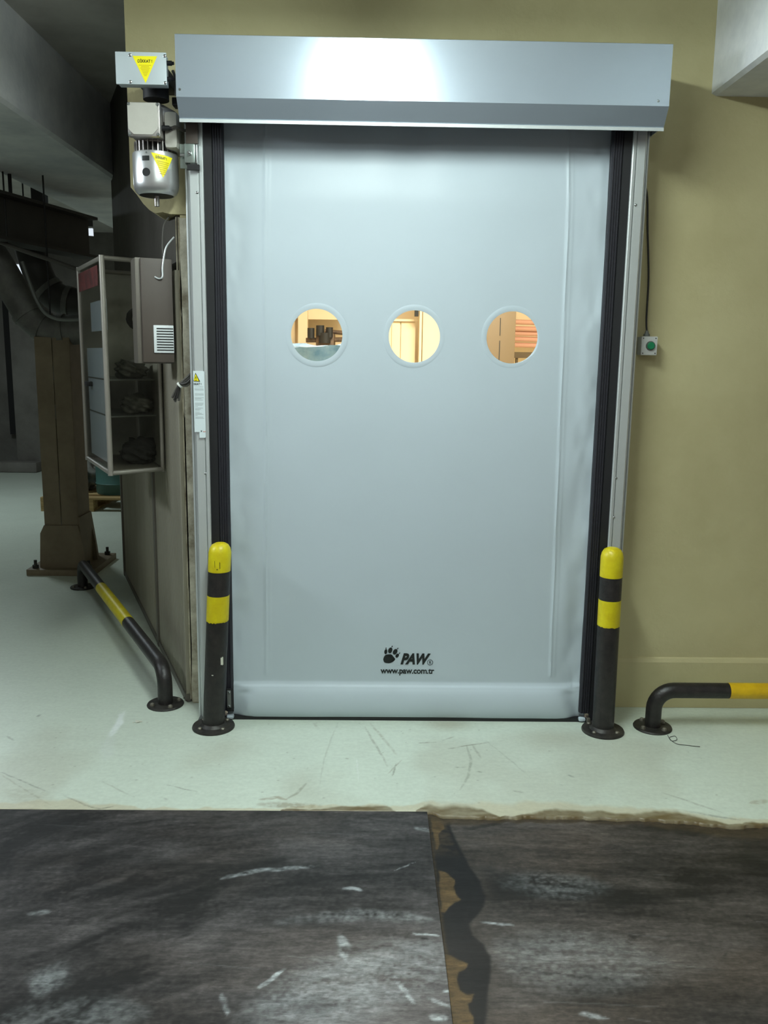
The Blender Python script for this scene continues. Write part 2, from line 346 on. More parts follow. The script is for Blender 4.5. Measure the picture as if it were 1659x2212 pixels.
# ================================================================== FLOOR
FE = -0.857
edge_px = [(925, 1752), (960, 1762), (1010, 1764), (1080, 1764), (1180, 1763), (1300, 1765), (1400, 1770), (1470, 1772), (1530, 1780), (1600, 1785), (1659, 1782)]
ew = np.array(wpts(edge_px))
def edge_y(x):
    e = np.interp(x, ew[:, 0], ew[:, 1], left=FE, right=ew[-1, 1])
    e = np.where(x < 0.04, FE + 0.0015 * np.sin(x * 40), e + (vnoise(x, x * 0, 30, 5) - .5) * 0.02)
    return e
def fwarp(x, y):
    t = np.clip(1 - (y - FE) / 0.25, 0, 1); return x, y + (edge_y(x) - FE) * t
def fcol(x, y):
    n1 = vnoise(x, y, 1.3, 11); n2 = vnoise(x, y, 7, 12)
    c = np.tile(np.array(lin((200, 210, 196))[:3]), (len(x), 1)) * (0.90 + 0.12 * n1 + 0.05 * n2)[:, None]
    # grime drifting around the threshold
    g = sstep(0.45, 0.75, vnoise(x, y, 3.0, 21)) * sstep(-0.05, -0.35, y) * 0.30
    c = mixc(c, (158, 152, 132), g)
    g = (1 - sstep(0, 0.10, np.hypot((x - 0.18) / 1.6, y + 0.12))) * 0.5 + (1 - sstep(0, 0.13, np.hypot((x - 0.62) / 2.2, y + 0.24))) * 0.35
    c = mixc(c, (150, 142, 118), g)
    de = y - edge_y(x)
    right = sstep(-0.02, 0.1, x)
    # tan unpainted border along the ragged front edge
    bw = np.interp(x, [-1.6, -1.3, -1.0, -0.5, -.3, 0.0, 0.12, 0.35, 0.7, 0.95, 1.3], [.02, .07, 0.02, .01, .04, .05, .10, .10, .09, .07, .03])
    m = (1 - sstep(0.75, 1.15, (de + (vnoise(x, y, 14, 31) - .5) * 0.05) / bw))
    c = mixc(c, (186, 178, 150), m * 0.7)
    bw2 = np.interp(x, [-1.6, -.5, -.33, -.25, -.1, -.06, 0.0, 0.05, .14, .24, .3, .38, .5, .62, .78, .82, .95, 1.1, 1.3], [.0, .0, .02, .035, .03, .0, .0, .05, .085, .05, .005, .012, .055, .045, .035, .05, .065, .02, .012])
    m = (1 - sstep(0.6, 1.2, (de + (vnoise(x, y, 20, 41) - .5) * 0.03) / (bw2 + 1e-4))) * (bw2 > 0.002)
    c = mixc(c, (98, 82, 52), m * (.55 + .6 * (vnoise(x * .4, y, 60, 43))).clip(0, 1))
    for px, wd, cl, a in [
        ([(0, 1668), (45, 1685), (105, 1712)], .002, (70, 62, 45), .8), ([(0, 1672), (110, 1740)], .002, (110, 98, 70), .5),
        ([(135, 1718), (200, 1745)], .002, (70, 60, 50), .6), ([(182, 1740), (215, 1747), (245, 1742)], .003, (45, 42, 38), .9),
        ([(220, 1688), (290, 1722)], .002, (120, 116, 100), .5), ([(360, 1695), (425, 1711)], .002, (90, 88, 76), .7),
        ([(354, 1724), (362, 1727)], .003, (40, 38, 34), .9), ([(660, 1692), (640, 1715), (618, 1727)], .004, (112, 104, 80), .7),
        ([(560, 1728), (600, 1722), (618, 1728)], .006, (118, 90, 52), .8), ([(560, 1738), (640, 1740), (690, 1742)], .012, (120, 98, 64), .8),
        ([(788, 1570), (812, 1610), (838, 1655)], .003, (110, 104, 88), .65), ([(800, 1562), (832, 1600), (858, 1632)], .004, (128, 120, 98), .55),
        ([(730, 1560), (700, 1640), (690, 1700)], .002, (128, 128, 112), .4), ([(770, 1640), (775, 1690)], .0015, (225, 230, 225), .8),
        ([(905, 1605), (942, 1603)], .003, (96, 88, 62), .85), ([(956, 1600), (980, 1592)], .003, (110, 100, 80), .7),
        ([(965, 1618), (1010, 1610), (1056, 1604)], .003, (104, 98, 78), .8), ([(1005, 1605), (1018, 1640), (1012, 1675), (995, 1707)], .0035, (112, 112, 96), .65),
        ([(1020, 1608), (1040, 1638)], .003, (110, 106, 90), .6), ([(1050, 1600), (1100, 1640), (1148, 1682)], .002, (120, 124, 110), .5),
        ([(980, 1657), (1008, 1658)], .002, (90, 90, 78), .6), ([(1030, 1665), (1042, 1668)], .003, (84, 80, 62), .7),
        ([(848, 1677), (856, 1650)], .002, (84, 78, 60), .75), ([(838, 1672), (868, 1642)], .002, (120, 106, 80), .6),
        ([(1228, 1674), (1240, 1679)], .003, (40, 38, 34), .8), ([(1208, 1694), (1216, 1697)], .002, (60, 58, 50), .7),
        ([(1031, 1685), (1033, 1687)], .003, (50, 48, 42), .7), ([(1521, 1689), (1524, 1690)], .003, (60, 58, 50), .7),
        ([(676, 1562), (690, 1575)], .004, (120, 112, 90), .4), ([(1430, 1712), (1560, 1755)], .003, (90, 80, 60), .5),
        ([(1480, 1752), (1600, 1772)], .004, (60, 54, 46), .6), ([(1108, 1708), (1130, 1712)], .003, (90, 80, 60), .6),
        ([(1620, 1735), (1659, 1730)], .008, (130, 110, 70), .6), ([(84, 1545), (82, 1547)], .004, (50, 48, 44), .8),
        ([(15, 1590), (30, 1600)], .003, (100, 98, 88), .6), ([(20, 1710), (60, 1720), (100, 1725)], .03, (150, 146, 124), .45)]:
        c = mixc(c, cl, stroke(x, y, px, wd * .8, wd * 1.6, rag=0.008) * a * .7 * (0.35 + 0.65 * sstep(.3, .55, vnoise(x, y, 60, 77))))
    for k in range(60):   # small specks
        cx, cy = rng.uniform(-1.5, 1.4), rng.uniform(-.84, -.1)
        c = mixc(c, (110, 106, 92), (1 - sstep(.001, .004 + .004 * rng.random(), np.hypot(x - cx, (y - cy) * 1.3))) * .5)
    # worn pale scuff on the left, darker strip along the partition foot
    c = mixc(c, (228, 234, 232), stroke(x, y, [(268, 1538), (250, 1575), (238, 1590)], .008, .016, rag=.02) * .75)
    c = mixc(c, (206, 212, 208), stroke(x, y, [(240, 1590), (228, 1640)], .012, .03, rag=.02) * .3)
    c = mixc(c, (120, 118, 104), stroke(x, y, [(418, 1528), (280, 1262)], .015, .09) * .5)
    return c
xs = lines((-7.0, -1.7, 0.25), (-1.7, 1.4, 0.004), (1.4, 3.4, 0.1)); ys = lines((FE, -0.08, 0.004), (-0.08, 0.4, 0.02), (0.4, 8.6, 0.2))
fl = grid_obj('floor', xs, ys, lambda x, y: x * 0, fcol, MT['floor'], warp=fwarp, skirt=-0.02); struct(fl)

# steel plates in front
def plate_noise(x, y):
    wx_ = x + (vnoise(x, y, 3, 41) - .5) * .16; wy_ = y + (vnoise(x, y, 3, 44) - .5) * .12
    ang = np.arctan2(wy_ + 2.9, wx_ + .15); rad = np.hypot(wx_ + .15, wy_ + 2.9)
    lw = (x > .042)
    A = np.where(lw, x * .6, ang * 1.6); Rr = np.where(lw, y + x * .07, rad)
    n = vnoise(A * 2.2, Rr * 7, 1.0, 51, 4); n2 = vnoise(A * 7, Rr * 38, 1.0, 61, 4); n4 = vnoise(x, y, 3.2, 66, 4)
    return n, n2, vnoise(x, y, 90, 63, 2), n4
DARKS = [  # smears: pixels, half width, softness, strength
    ([(0, 1870), (120, 1856), (280, 1853), (420, 1875)], .018, .05, .55), ([(340, 1872), (430, 1878), (520, 1868), (640, 1852)], .012, .04, .7),
    ([(200, 1950), (300, 1925), (420, 1930), (560, 1915), (700, 1908)], .012, .045, .55), ([(0, 1990), (90, 1985)], .02, .05, .5),
    ([(520, 1990), (640, 1992), (780, 2005)], .012, .03, .5), ([(0, 1770), (120, 1780), (300, 1790)], .03, .06, .4),
    ([(120, 1780), (170, 1762)], .012, .03, .7), ([(45, 1768), (75, 1768)], .008, .012, .8), ([(462, 1764), (488, 1762)], .006, .012, .8),
    ([(385, 2030), (405, 2018)], .006, .008, .8), ([(440, 2085), (520, 2080)], .03, .05, .4), ([(0, 2050), (120, 2070), (260, 2090)], .03, .08, .4),
    ([(1300, 1945), (1380, 1935), (1440, 1940)], .014, .028, .85), ([(1410, 1932), (1490, 1924), (1545, 1945)], .008, .022, .8),
    ([(1130, 1842), (1250, 1848)], .006, .03, .4), ([(1340, 1862), (1450, 1868)], .008, .03, .4),
    ([(1380, 1782), (1500, 1790), (1659, 1790)], .012, .02, .9), ([(1600, 1800), (1659, 1830), (1659, 1900)], .06, .07, .75),
    ([(1000, 1782), (1100, 1766)], .008, .01, .85), ([(1080, 1972), (1230, 1978)], .008, .02, .4), ([(1360, 2012), (1375, 2014)], .006, .008, .7),
    ([(1563, 2050), (1572, 2055)], .006, .008, .7), ([(1065, 2080), (1200, 2095), (1400, 2125)], .002, .004, .6), ([(700, 1780), (830, 1800)], .01, .02, .45),
    ([(905, 2028), (922, 2029)], .005, .004, 1.0), ([(0, 2160), (200, 2170), (330, 2200)], .03, .08, .35), ([(700, 1815), (925, 1840)], .0015, .003, .5), ([(650, 2170), (720, 2180)], .01, .03, .5)]
LIGHTS = [([(560, 2132), (618, 2092)], .004, .006, .75), ([(480, 1898), (560, 1880), (680, 1870)], .004, .012, .4), ([(745, 1917), (785, 1922)], .004, .01, .6),
    ([(735, 2020), (750, 2070)], .008, .016, .5), ([(480, 2145), (490, 2190)], .003, .010, .5), ([(560, 2195), (700, 2150), (830, 2100), (960, 2060)], .05, .12, .3),
    ([(80, 2110), (130, 2120)], .02, .06, .3), ([(600, 1990), (780, 1975), (930, 1985)], .006, .03, .25), ([(895, 1788), (925, 1795)], .005, .012, .4),
    ([(845, 2100), (895, 2165)], .004, .007, .7), ([(890, 2015), (945, 2020)], .002, .005, .7), ([(930, 2195), (970, 2200)], .006, .008, .7), ([(920, 2155), (972, 2175)], .003, .006, .6),
    ([(850, 1880), (900, 1862)], .001, .003, .5), ([(1035, 1985), (1110, 1990)], .002, .005, .6), ([(1250, 2180), (1310, 2190)], .003, .01, .4), ([(955, 2140), (970, 2142)], .003, .004, .8),
    ([(60, 1975), (110, 1968)], .003, .012, .35), ([(1100, 1900), (1300, 1910)], .03, .06, .15), ([(1070, 2060), (1400, 2070)], .05, .12, .15), ([(0, 2205), (300, 2190)], .03, .06, .2)]
def pcol(base, tint):
    def f(x, y):
        n, n2, n3, n4 = plate_noise(x, y)
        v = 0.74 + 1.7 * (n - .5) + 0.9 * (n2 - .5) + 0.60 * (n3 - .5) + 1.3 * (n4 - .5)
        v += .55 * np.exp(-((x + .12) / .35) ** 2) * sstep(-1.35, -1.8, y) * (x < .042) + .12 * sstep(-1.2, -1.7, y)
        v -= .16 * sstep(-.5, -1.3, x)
        c = np.clip(v, .22, 1.7)[:, None] * np.array(lin(base)[:3])
        brn = sstep(.5, .72, vnoise(x * .6, y * 1.6, 3.1, 71)); c = c * (1 - brn[:, None] * (1 - np.array(tint)))
        for px, wd, so, a in LIGHTS: c = mixc(c, (176, 182, 184), stroke(x, y, px, wd, so, rag=.02) * a * 1.3 * (n2 * 1.5 - .1 + (n3 - .5) * 1.2).clip(0, 1))
        for px, wd, so, a in DARKS: c = mixc(c, (24, 23, 22), stroke(x, y, px, wd * .9, so * 1.2, rag=.04) * a * (1.25 - n2 * .8).clip(0, 1))
        for k in range(26):   # fine drag scratches
            r_ = np.random.default_rng(500 + k); cx, cy = r_.uniform(-1.3, 1.1), r_.uniform(-1.85, -.95); L_ = r_.uniform(.05, .3); a = r_.uniform(-.35, .1) if cx < .1 else r_.uniform(-.2, -.05)
            p = [(cx, cy), (cx + L_ * math.cos(a), cy + L_ * math.sin(a))]
            c = mixc(c, (150, 154, 154) if k % 2 else (28, 27, 26), (1 - sstep(.0008, .0035, dist_line(x, y, p))) * .22 * n4)
        return c
    return f
def crop7(l): return [(830 + a / 2.0, 1600 + b / 2.0) for a, b in l]
black_r = crop7([(300, 340), (285, 370), (330, 470), (370, 550), (415, 610), (437, 670), (430, 720), (400, 755), (372, 790), (380, 840), (430, 880), (458, 930), (462, 1000), (450, 1100), (440, 1225), (436, 1300)])
black_l = crop7([(385, 1300), (385, 1225), (375, 1130), (325, 1060), (318, 1010), (362, 965), (275, 930), (244, 850), (243, 760), (262, 740), (330, 690), (300, 640), (305, 590), (255, 560), (240, 470), (225, 400), (250, 340)])
bpw = sorted([(p[1], p[0]) for p in wpts(black_r[:-1], -.012)]); by_ = np.array([p[0] for p in bpw]); bx0 = np.array([p[1] for p in bpw])
rustA = wpts(crop7([(236, 560), (262, 566), (290, 590), (306, 602), (298, 630), (312, 660), (330, 690), (300, 702), (278, 722), (262, 742), (248, 738)]), -.012)
rustB = wpts(crop7([(262, 925), (290, 932), (322, 952), (362, 962), (352, 985), (322, 996), (318, 1040), (322, 1075), (352, 1095), (384, 1090), (372, 1130), (352, 1140), (380, 1190), (384, 1240), (390, 1300), (285, 1300)]), -.012)
rustC = wpts(crop7([(200, 330), (240, 330), (262, 380), (236, 400), (232, 470), (222, 470)]), -.012)
ZR = -0.012
def rcol(x, y):
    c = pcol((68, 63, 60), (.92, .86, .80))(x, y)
    bx = np.interp(y, by_, bx0, left=.15, right=.09) + (vnoise(x, y, 18, 91) - .5) * .01
    n = vnoise(x, y, 38, 95)
    c = mixc(c, (62, 55, 50), (1 - sstep(0, .05, x - bx)) * .35)
    c = mixc(c, (17, 16, 18), (1 - sstep(-.006, .006, x - bx)) * .97)
    c = mixc(c, (52, 42, 28), (1 - sstep(.046, .056, x + (n - .5) * .01)) * .9)
    up = (1 - sstep(-.006, .004, x - bx + .012)) * sstep(-1.14, -1.06, y); c = mixc(c, (56, 47, 36), up * sstep(.42, .6, vnoise(x, y, 30, 99)) * .8)
    for P_ in (rustA, rustB, rustC):
        m = poly_mask(x, y, P_, .003, rag=.014); rc = np.array(lin((84, 67, 42))[:3]) * (0.6 + .8 * n)[:, None]
        c = c * (1 - m[:, None]) + rc * m[:, None]
    low = (y < -1.86) & (x < .10) & (vnoise(x, y, 9, 92) > .5); c[low] = np.array(lin((80, 65, 42))[:3])
    # brown residue of the joint under the floor edge
    de = edge_y(x) - y
    m2 = (1 - sstep(.5, 1.1, (de + (vnoise(x, y, 16, 97) - .5) * .03) / np.interp(x, [.04, .2, .3, .8, 1.2], [.05, .05, .02, .03, .09])))
    c = mixc(c, (66, 56, 42), m2 * .8)
    return c
xr_ = lines((0.042, 1.25, 0.004), (1.25, 3.4, 0.1)); yr = lines((-4.2, -2.0, .1), (-2.0, -1.0, 0.0045), (-1.0, -0.78, 0.004))
pl2 = grid_obj('steel_plate', xr_, yr, lambda x, y: x * 0 + ZR, rcol, MT['plate'], skirt=-0.022)
tag(pl2, 'smeared grey steel floor plate right of the seam with black wavy stain', 'floor plate')
xl_ = lines((-4.0, -1.6, .1), (-1.6, 0.042, 0.004)); yl = lines((-4.2, -2.0, .1), (-2.0, FE - .002, 0.0045))
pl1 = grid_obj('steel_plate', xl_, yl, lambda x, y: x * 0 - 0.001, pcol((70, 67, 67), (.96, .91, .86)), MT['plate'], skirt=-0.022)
tag(pl1, 'scratched grey steel floor plate left of the seam with swirling scuffs', 'floor plate')
b = B(); b.box(-7, 3.4, -4.2, FE, -.2, -.0225); struct(b.done('floor_pit', 'dark', smooth=False))

# ================================================================== ROOM SHELL
HY = 0.10   # front face of the door wall
def jag(p, q, n, a):
    o = []
    for i in range(n):
        t = (i + .5) / n; o.append((p[0] + (q[0] - p[0]) * t + random.uniform(-a, a), p[1] + (q[1] - p[1]) * t + random.uniform(-a, a) * .3))
    return o
b = B()
b.box(.80, 3.4, HY, .30, 0, 3.2)
b.box(-.80, .80, HY, .30, 2.5, 3.2)
b.box(-1.19, -.80, HY, .30, 2.28, 3.2)
b.prism([(-1.19, 2.28), (-1.165, 2.25), (-1.14, 2.215), (-1.115, 2.19), (-1.09, 2.178), (-1.06, 2.183), (-1.03, 2.176), (-.80, 2.172), (-.80, 2.28)], HY, .30, 'xz')
left_e = [(-.988, 2.172)] + jag((-.988, 2.15), (-.988, 0.02), 34, .004) + [(-.986, 0)]
for (ax, az), (bx_, bz) in zip(left_e, left_e[1:]):
    b.prism([(ax, az), (bx_, bz), (-.80, bz), (-.80, az)], HY, .30, 'xz')
bmesh.ops.remove_doubles(b.bm, verts=b.bm.verts[:], dist=1e-5)
struct(b.done('wall_front', 'wall', smooth=False))
b = B(); b.box(-1.014, -.99, .125, .30, 0, 2.168); struct(b.done('wall_jamb', 'plaster_edge', smooth=False))
# pale bare plaster strip down the wall's broken left edge
b = B(); pl = [(-.991, 2.16)] + jag((-.991, 2.1), (-.990, .05), 40, .0035) + [(-.99, .004), (-.935, .004), (-.935, 2.16)]
b.prism(pl, HY - .004, HY + .0, 'xz'); bmesh.ops.triangulate(b.bm, faces=b.bm.faces[:])
t_ = b.done('trim_1', 'plaster_edge', smooth=False); struct(t_)
b = B()
b.prism([(HY, 0.001), (HY - .016, 0.001), (HY - .016, .222), (HY - .008, .238), (HY, .243)], .955, 3.4, 'yz'); struct(b.done('baseboard_right', 'wall', smooth=False))
b = B(); b.box(-7, 3.4, -4.2, 8.6, 3.2, 3.3); struct(b.done('ceiling', 'ceil', smooth=False))
b = B()
bpts = [(1.22, 2.69), (1.24, 2.68), (1.85, 2.68), (1.85, 3.2), (1.215, 3.2)]
b.prism(bpts, -4.2, HY, 'xz'); struct(b.done('ceiling_beam', 'beam', smooth=False), 'white concrete ceiling beam at upper right corner')
b = B(); b.prism([(-1.9, 2.755), (-1.92, 2.74), (-2.6, 2.74), (-2.6, 3.2), (-1.9, 3.2)], -4.2, 8.5, 'xz'); struct(b.done('ceiling_beam', 'beam', smooth=False), 'long grey ceiling beam running back at upper left')
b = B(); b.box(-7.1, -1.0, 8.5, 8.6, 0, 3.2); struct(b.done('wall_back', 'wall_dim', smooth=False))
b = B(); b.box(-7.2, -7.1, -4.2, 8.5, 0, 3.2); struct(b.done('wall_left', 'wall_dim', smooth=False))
def fitting(x, y0, y1, label):
    t = thing('tube_light_fitting', label, 'light fitting')
    b = B(); b.box(x - .09, x + .09, y0 - .03, y1 + .03, LAMP_Z + .03, LAMP_Z + .09, .004); b.done('housing', 'beam', t)
    for sx_ in (-.045, .045):
        b = B(); b.cyl((x + sx_, y0, LAMP_Z), (x + sx_, y1, LAMP_Z), .015, n=12); b.done('tube', 'tube', t)
        for yy in (y0, y1): b = B(); b.box(x + sx_ - .012, x + sx_ + .012, yy - .02, yy + .02, LAMP_Z - .01, LAMP_Z + .03); b.done('lamp_holder', 'beam', t)
    for yy in (y0 + .1, y1 - .1): b = B(); b.cyl((x, yy, LAMP_Z + .09), (x, yy, 3.2), .008, n=8); b.done('hanger_rod', 'dark', t)
    set_base(t, (x, (y0 + y1) / 2, LAMP_Z))
fitting(LAMP_X, LAMP_Y0, LAMP_Y1, 'twin tube ceiling light fitting nearer the door, over the steel plates')
fitting(.05, -4.3, -3.05, 'twin tube ceiling light fitting farther from the door')
# partition running back at an angle
A0 = Vector((-1.012, .10, 0)); A1 = Vector((-1.913, 2.325, 0)); pd = (A1 - A0).normalized(); pn = Vector((-pd.y, pd.x, 0))   # pn points to the left room
PL = (A1 - A0).length + .13
PM = Matrix((pd, pn, Vector((0, 0, 1)))).transposed().to_4x4(); PM.translation = A0   # local x along, y outwards, z up
b = B(); b.box(.02, PL, -.16, -.012, 1.95, 3.2); b.xf(PM); struct(b.done('wall_partition', 'plaster_dark', smooth=False))
t = thing('partition_panel', 'ribbed grey sheet partition running back beside the door frame, below the clear cabinet', 'partition')
b = B(); prof = []; xx = .02
while xx < PL - .08:
    prof += [(xx, 0), (xx + .004, .003), (xx + .016, .003), (xx + .020, 0)]; xx += .034
prof += [(PL - .05, 0), (PL - .05, -.015), (.02, -.015)]
b.prism(prof, .03, 1.95, 'xy'); b.xf(PM); b.done('ribbed_sheet', 'panel', t, False)
for x0 in (PL - .05, PL * .33):
    b = B(); b.box(x0, x0 + .05, -.015, .012, 0.0, 1.95, .003); b.xf(PM); b.done('post', 'cab_side', t)
b = B(); b.box(.02, PL, -.015, .008, 0.0, .035); b.xf(PM); b.done('base_rail', 'cab_side', t, False)
b = B(); b.box(PL - .05, PL + .0, -.9, -.015, 0, 1.95); b.xf(PM); b.done('end_panel', 'panel', t, False)

# ================================================================== ROLL UP DOOR
door = thing('roll_up_door', 'grey fabric high speed door with three round windows under a metal hood', 'door')
b = B()   # hood: folded sheet
b.prism([(HY - .002, 2.762), (-.238, 2.762), (-.24, 2.760), (-.24, 2.54), (-.193, 2.474), (-.193, 2.464), (-.188, 2.464), (-.188, 2.477), (-.234, 2.543), (-.234, 2.755), (HY - .002, 2.755)], -.917, .937, 'yz')
for v in b.bm.verts:
    if v.co.z < 2.6: v.co.z += .004
hood = b.done('hood', 'hood', door, False)
for sx0, sx1 in ((-.917, -.912), (.932, .937)):
    b = B(); b.prism([(HY - .002, 2.755), (-.234, 2.755), (-.234, 2.547), (-.191, 2.482), (HY - .002, 2.482)], sx0 + .0004, sx1 - .0004, 'yz'); b.done('end_cap', 'hood', door, False)
b = B(); b.box(-.9165, .9365, -.198, -.1935, 2.466, 2.478); b.done('hood_lip', 'alu', door, False)
b = B(); b.cyl((-.90, .0, 2.62), (.92, .0, 2.62), .065, n=32); b.done('roller_tube', 'alu_dull', door)
for px, py in ((388, 193), (1422, 218)):
    p = at(px, py, y=-.24); b = B(); b.lathe([(0, .003), (.003, .003), (.005, .0012), (.0055, 0), (0, 0)], (p.x, -.24, p.z), (0, -1, 0), n=12); b.done('screw', 'screw', hood)
# curtain
hz = [(-.403, 1.682), (.001, 1.682), (.407, 1.684)]; WR = .107
def curtain_y(x, z):
    y = -.06 + np.zeros_like(x)
    y += .04 * sstep(2.2, 2.5, z)
    # welded ribs
    for xt, xb in ((-.612, -.626), (.612, .638)):
        xc = xt + (xb - xt) * (2.42 - z) / 2.2; on = sstep(.195, .215, z)
        y -= (.0045 * np.exp(-((x - xc) / .0055) ** 2) + .0018 * np.exp(-((x - xc - .016) / .005) ** 2)) * on
    # gentle ripples hanging from the roller, puckers beside the guides
    y += .004 * (vnoise(x, z, 2.2, 201, 2) - .5) * 2 + .006 * np.sin((x + .1) * 21) * np.exp(-(2.5 - z) / .13) * np.exp(-((x + .02) / .28) ** 2)
    side = np.exp(-((np.abs(x) - .76) / .08) ** 2); y += side * .015 * (vnoise(x * 2, z, 4.0, 205, 3) - .5) * 2
    y += .009 * np.exp(-((x - .69) / .05) ** 2) * sstep(.2, .5, z) * (1 - sstep(.9, 1.3, z)) * np.sin(z * 9)
    # bottom pocket with the weighted bar
    t = np.clip((z - .01) / .15, 0, 1); pk = np.sqrt(np.clip(1 - (2 * t - 1) ** 2, 0, 1)) * .032 + .012 * (1 - t)
    fade = 1 - sstep(.155, .168, z)
    endp = 1 - .65 * np.exp(-(np.minimum(np.abs(x) - .78, 0) / .05) ** 2)
    y -= pk * fade * endp
    # folds where the pocket meets the guides
    y += fade * .012 * np.exp(-(((np.abs(x) - .735) + (z - .09) * .45) / .03) ** 2) * (1 - sstep(.12, .155, z))
    y -= .006 * np.exp(-((z - .162) / .008) ** 2)
    return y
gx = np.linspace(-.800, .800, 290); gz = np.concatenate([np.arange(.011, .2, .004), np.arange(.2, 1.45, .0065), np.arange(1.45, 1.95, .0055), np.arange(1.95, 2.6, .0065)])
X, Z = np.meshgrid(gx, gz); x = X.ravel().copy(); z = Z.ravel().copy(); nx = len(gx); nz = len(gz)
idx = np.arange(nx * nz).reshape(nz, nx); q = np.stack([idx[:-1, :-1], idx[:-1, 1:], idx[1:, 1:], idx[1:, :-1]], -1).reshape(-1, 4)
for hx, hzz in hz:
    d = np.hypot(x - hx, z - hzz); keep = ~np.any(d[q] < WR, axis=1)
    removed = np.unique(q[~keep]); q = q[keep]; bd = np.intersect1d(removed, np.unique(q))
    k = WR / d[bd]; x[bd] = hx + (x[bd] - hx) * k; z[bd] = hzz + (z[bd] - hzz) * k
co = np.stack([x, curtain_y(x, z), z], 1)
me = bpy.data.meshes.new('curtain'); me.from_pydata(co.tolist(), [], q.tolist()); me.update()
curtain = link('curtain', me, 'curtain', door, True); md = curtain.modifiers.new('s', 'SOLIDIFY'); md.thickness = .0015; md.offset = -1
for hx, hzz in hz:
    yy = float(curtain_y(np.array([hx]), np.array([hzz]))[0])
    b = B(); b.lathe([(WR - .001, .000), (WR - .001, .0009), (WR + .003, .0015), (WR + .012, .0018), (WR + .018, .0014), (WR + .0225, .0004), (WR + .0225, -.004), (WR, -.004)], (hx, yy, hzz), (0, -1, 0), n=72)
    ring = b.done('window_ring', 'curtain', door)
    b = B(); b.lathe([(0, .001), (WR, .001), (WR, -.001), (0, -.001)], (hx, yy, hzz), (0, -1, 0), n=72); b.done('window_pane', 'pane', door)
b = B(); b.box(-.81, .81, -.084, -.045, -.012, .016); b.done('bottom_seal', 'black', door)
# loose pocket tips reaching past the guides
for s, x0, x1, zz in ((-1, -.80, -.768, .024), (1, .768, .80, .022)):
    b = B(); b.box(x0, x1, -.098, -.072, .006, zz + .002, .009); b.done('pocket_tip', 'curtain', door)
# logo printed on the curtain
LX = lambda px: -.107 + (px - 829) * .002074
LZ = lambda py: .339 - (py - 1396) * .00212
def lg(cx, cy): return LX(780 + cx / 8.295), LZ(1370 + cy / 8.295)
def curt_front(xx, zz): return float(curtain_y(np.array([xx]), np.array([zz]))[0]) - .0012
b = B()
def logo_poly(pts):
    w_ = [lg(*p) for p in pts]
    P = [Vector((p[0], p[1], 0)) for p in w_]; sm = smooth_path(P + [P[0]], 5)[:-1]
    A = [b.bm.verts.new((p.x, curt_front(p.x, p.y) - .0004, p.y)) for p in sm]; b.bm.faces.new(A)
logo_poly([(400, 450), (425, 385), (480, 360), (545, 362), (580, 400), (612, 445), (585, 485), (530, 515), (480, 520), (420, 502)])
def ell(cx, cy, a, bb, ang):
    return [(cx + a * math.cos(t) * math.cos(ang) - bb * math.sin(t) * math.sin(ang), cy + a * math.cos(t) * math.sin(ang) + bb * math.sin(t) * math.cos(ang)) for t in [2 * PI * i / 10 for i in range(10)]]
logo_poly(ell(445, 312, 27, 46, .12)); logo_poly(ell(523, 287, 37, 54, .3)); logo_poly(ell(610, 312, 38, 54, .45)); logo_poly(ell(648, 382, 28, 40, .55))
for c_ in ((448, 250, .1), (555, 215, .45), (655, 252, .6), (688, 337, .7)): logo_poly(ell(c_[0], c_[1], 8, 17, c_[2]))
bmesh.ops.solidify(b.bm, geom=b.bm.faces[:], thickness=.0004)
b.done('paw_logo', 'ink', curtain, False)
def cface(cx, cy):
    a, c = lg(cx, cy); return (a, curt_front(a, c) - .0008, c)
text_mesh('brand_lettering', 'PAW', .066, 'ink', curtain, cface(708, 527), sx=.80, shear=.34, bold=.0034, space=.97)
b = B(); c_ = cface(1233, 498); b.lathe([(.0112, 0), (.0112, .0006), (.0131, .0006), (.0131, 0), (.0112, 0)], c_, (0, -1, 0), n=32); b.done('registered_ring', 'ink', curtain)
text_mesh('registered_letter', 'R', .0165, 'ink', curtain, (c_[0] - .0048, c_[1], c_[2] - .0058), bold=.0002)
text_mesh('web_address', 'www.paw.com.tr', .0385, 'ink', curtain, cface(360, 705), sx=.93, bold=.0009, space=.95)

# guide rails
def rail(side):
    s = -1 if side == 'left' else 1
    X_ = lambda a: s * a
    def pts(l): return [(X_(a), y) for a, y in l]
    top = 2.56
    b = B(); b.prism(pts([(.930, HY - .005), (.930, -.052), (.926, -.056), (.922, -.056), (.921, -.051), (.918, -.051), (.917, -.064), (.911, -.064), (.910, -.059), (.907, -.059), (.906, -.088),
                          (.902, -.094), (.874, -.096), (.868, -.096), (.867, -.090), (.864, -.090), (.863, -.100), (.853, -.102), (.850, -.100), (.848, -.09), (.848, HY - .005)]), .004, top, 'xy')
    g = b.done('guide_rail', 'alu', door, False)
    b = B(); b.prism(pts([(.848, HY - .01), (.848, -.094), (.815, -.094), (.812, -.088), (.812, HY - .01)]), .004, 2.56, 'xy'); b.done('guide_channel', 'black', door, False)
    rp = [(.812, -.055)]; xx = .812
    for k in range(4):
        rp += [(xx, -.092), (xx - .003, -.0955), (xx - .0065, -.0955), (xx - .0085, -.092)]; xx -= .0098
    rp += [(xx, -.085), (.770, -.082), (.770, -.068), (.772, -.062), (.772, -.055)]
    b = B(); b.prism(pts(rp), .045, 2.56, 'xy'); b.done('guide_seal', 'seal', door, False)
    b = B(); b.box(min(X_(.84), X_(.925)), max(X_(.84), X_(.925)), -.10, HY - .005, .0, .004); b.done('foot_plate', 'alu_dull', door, False)
    return g
gl = rail('left'); gr = rail('right')
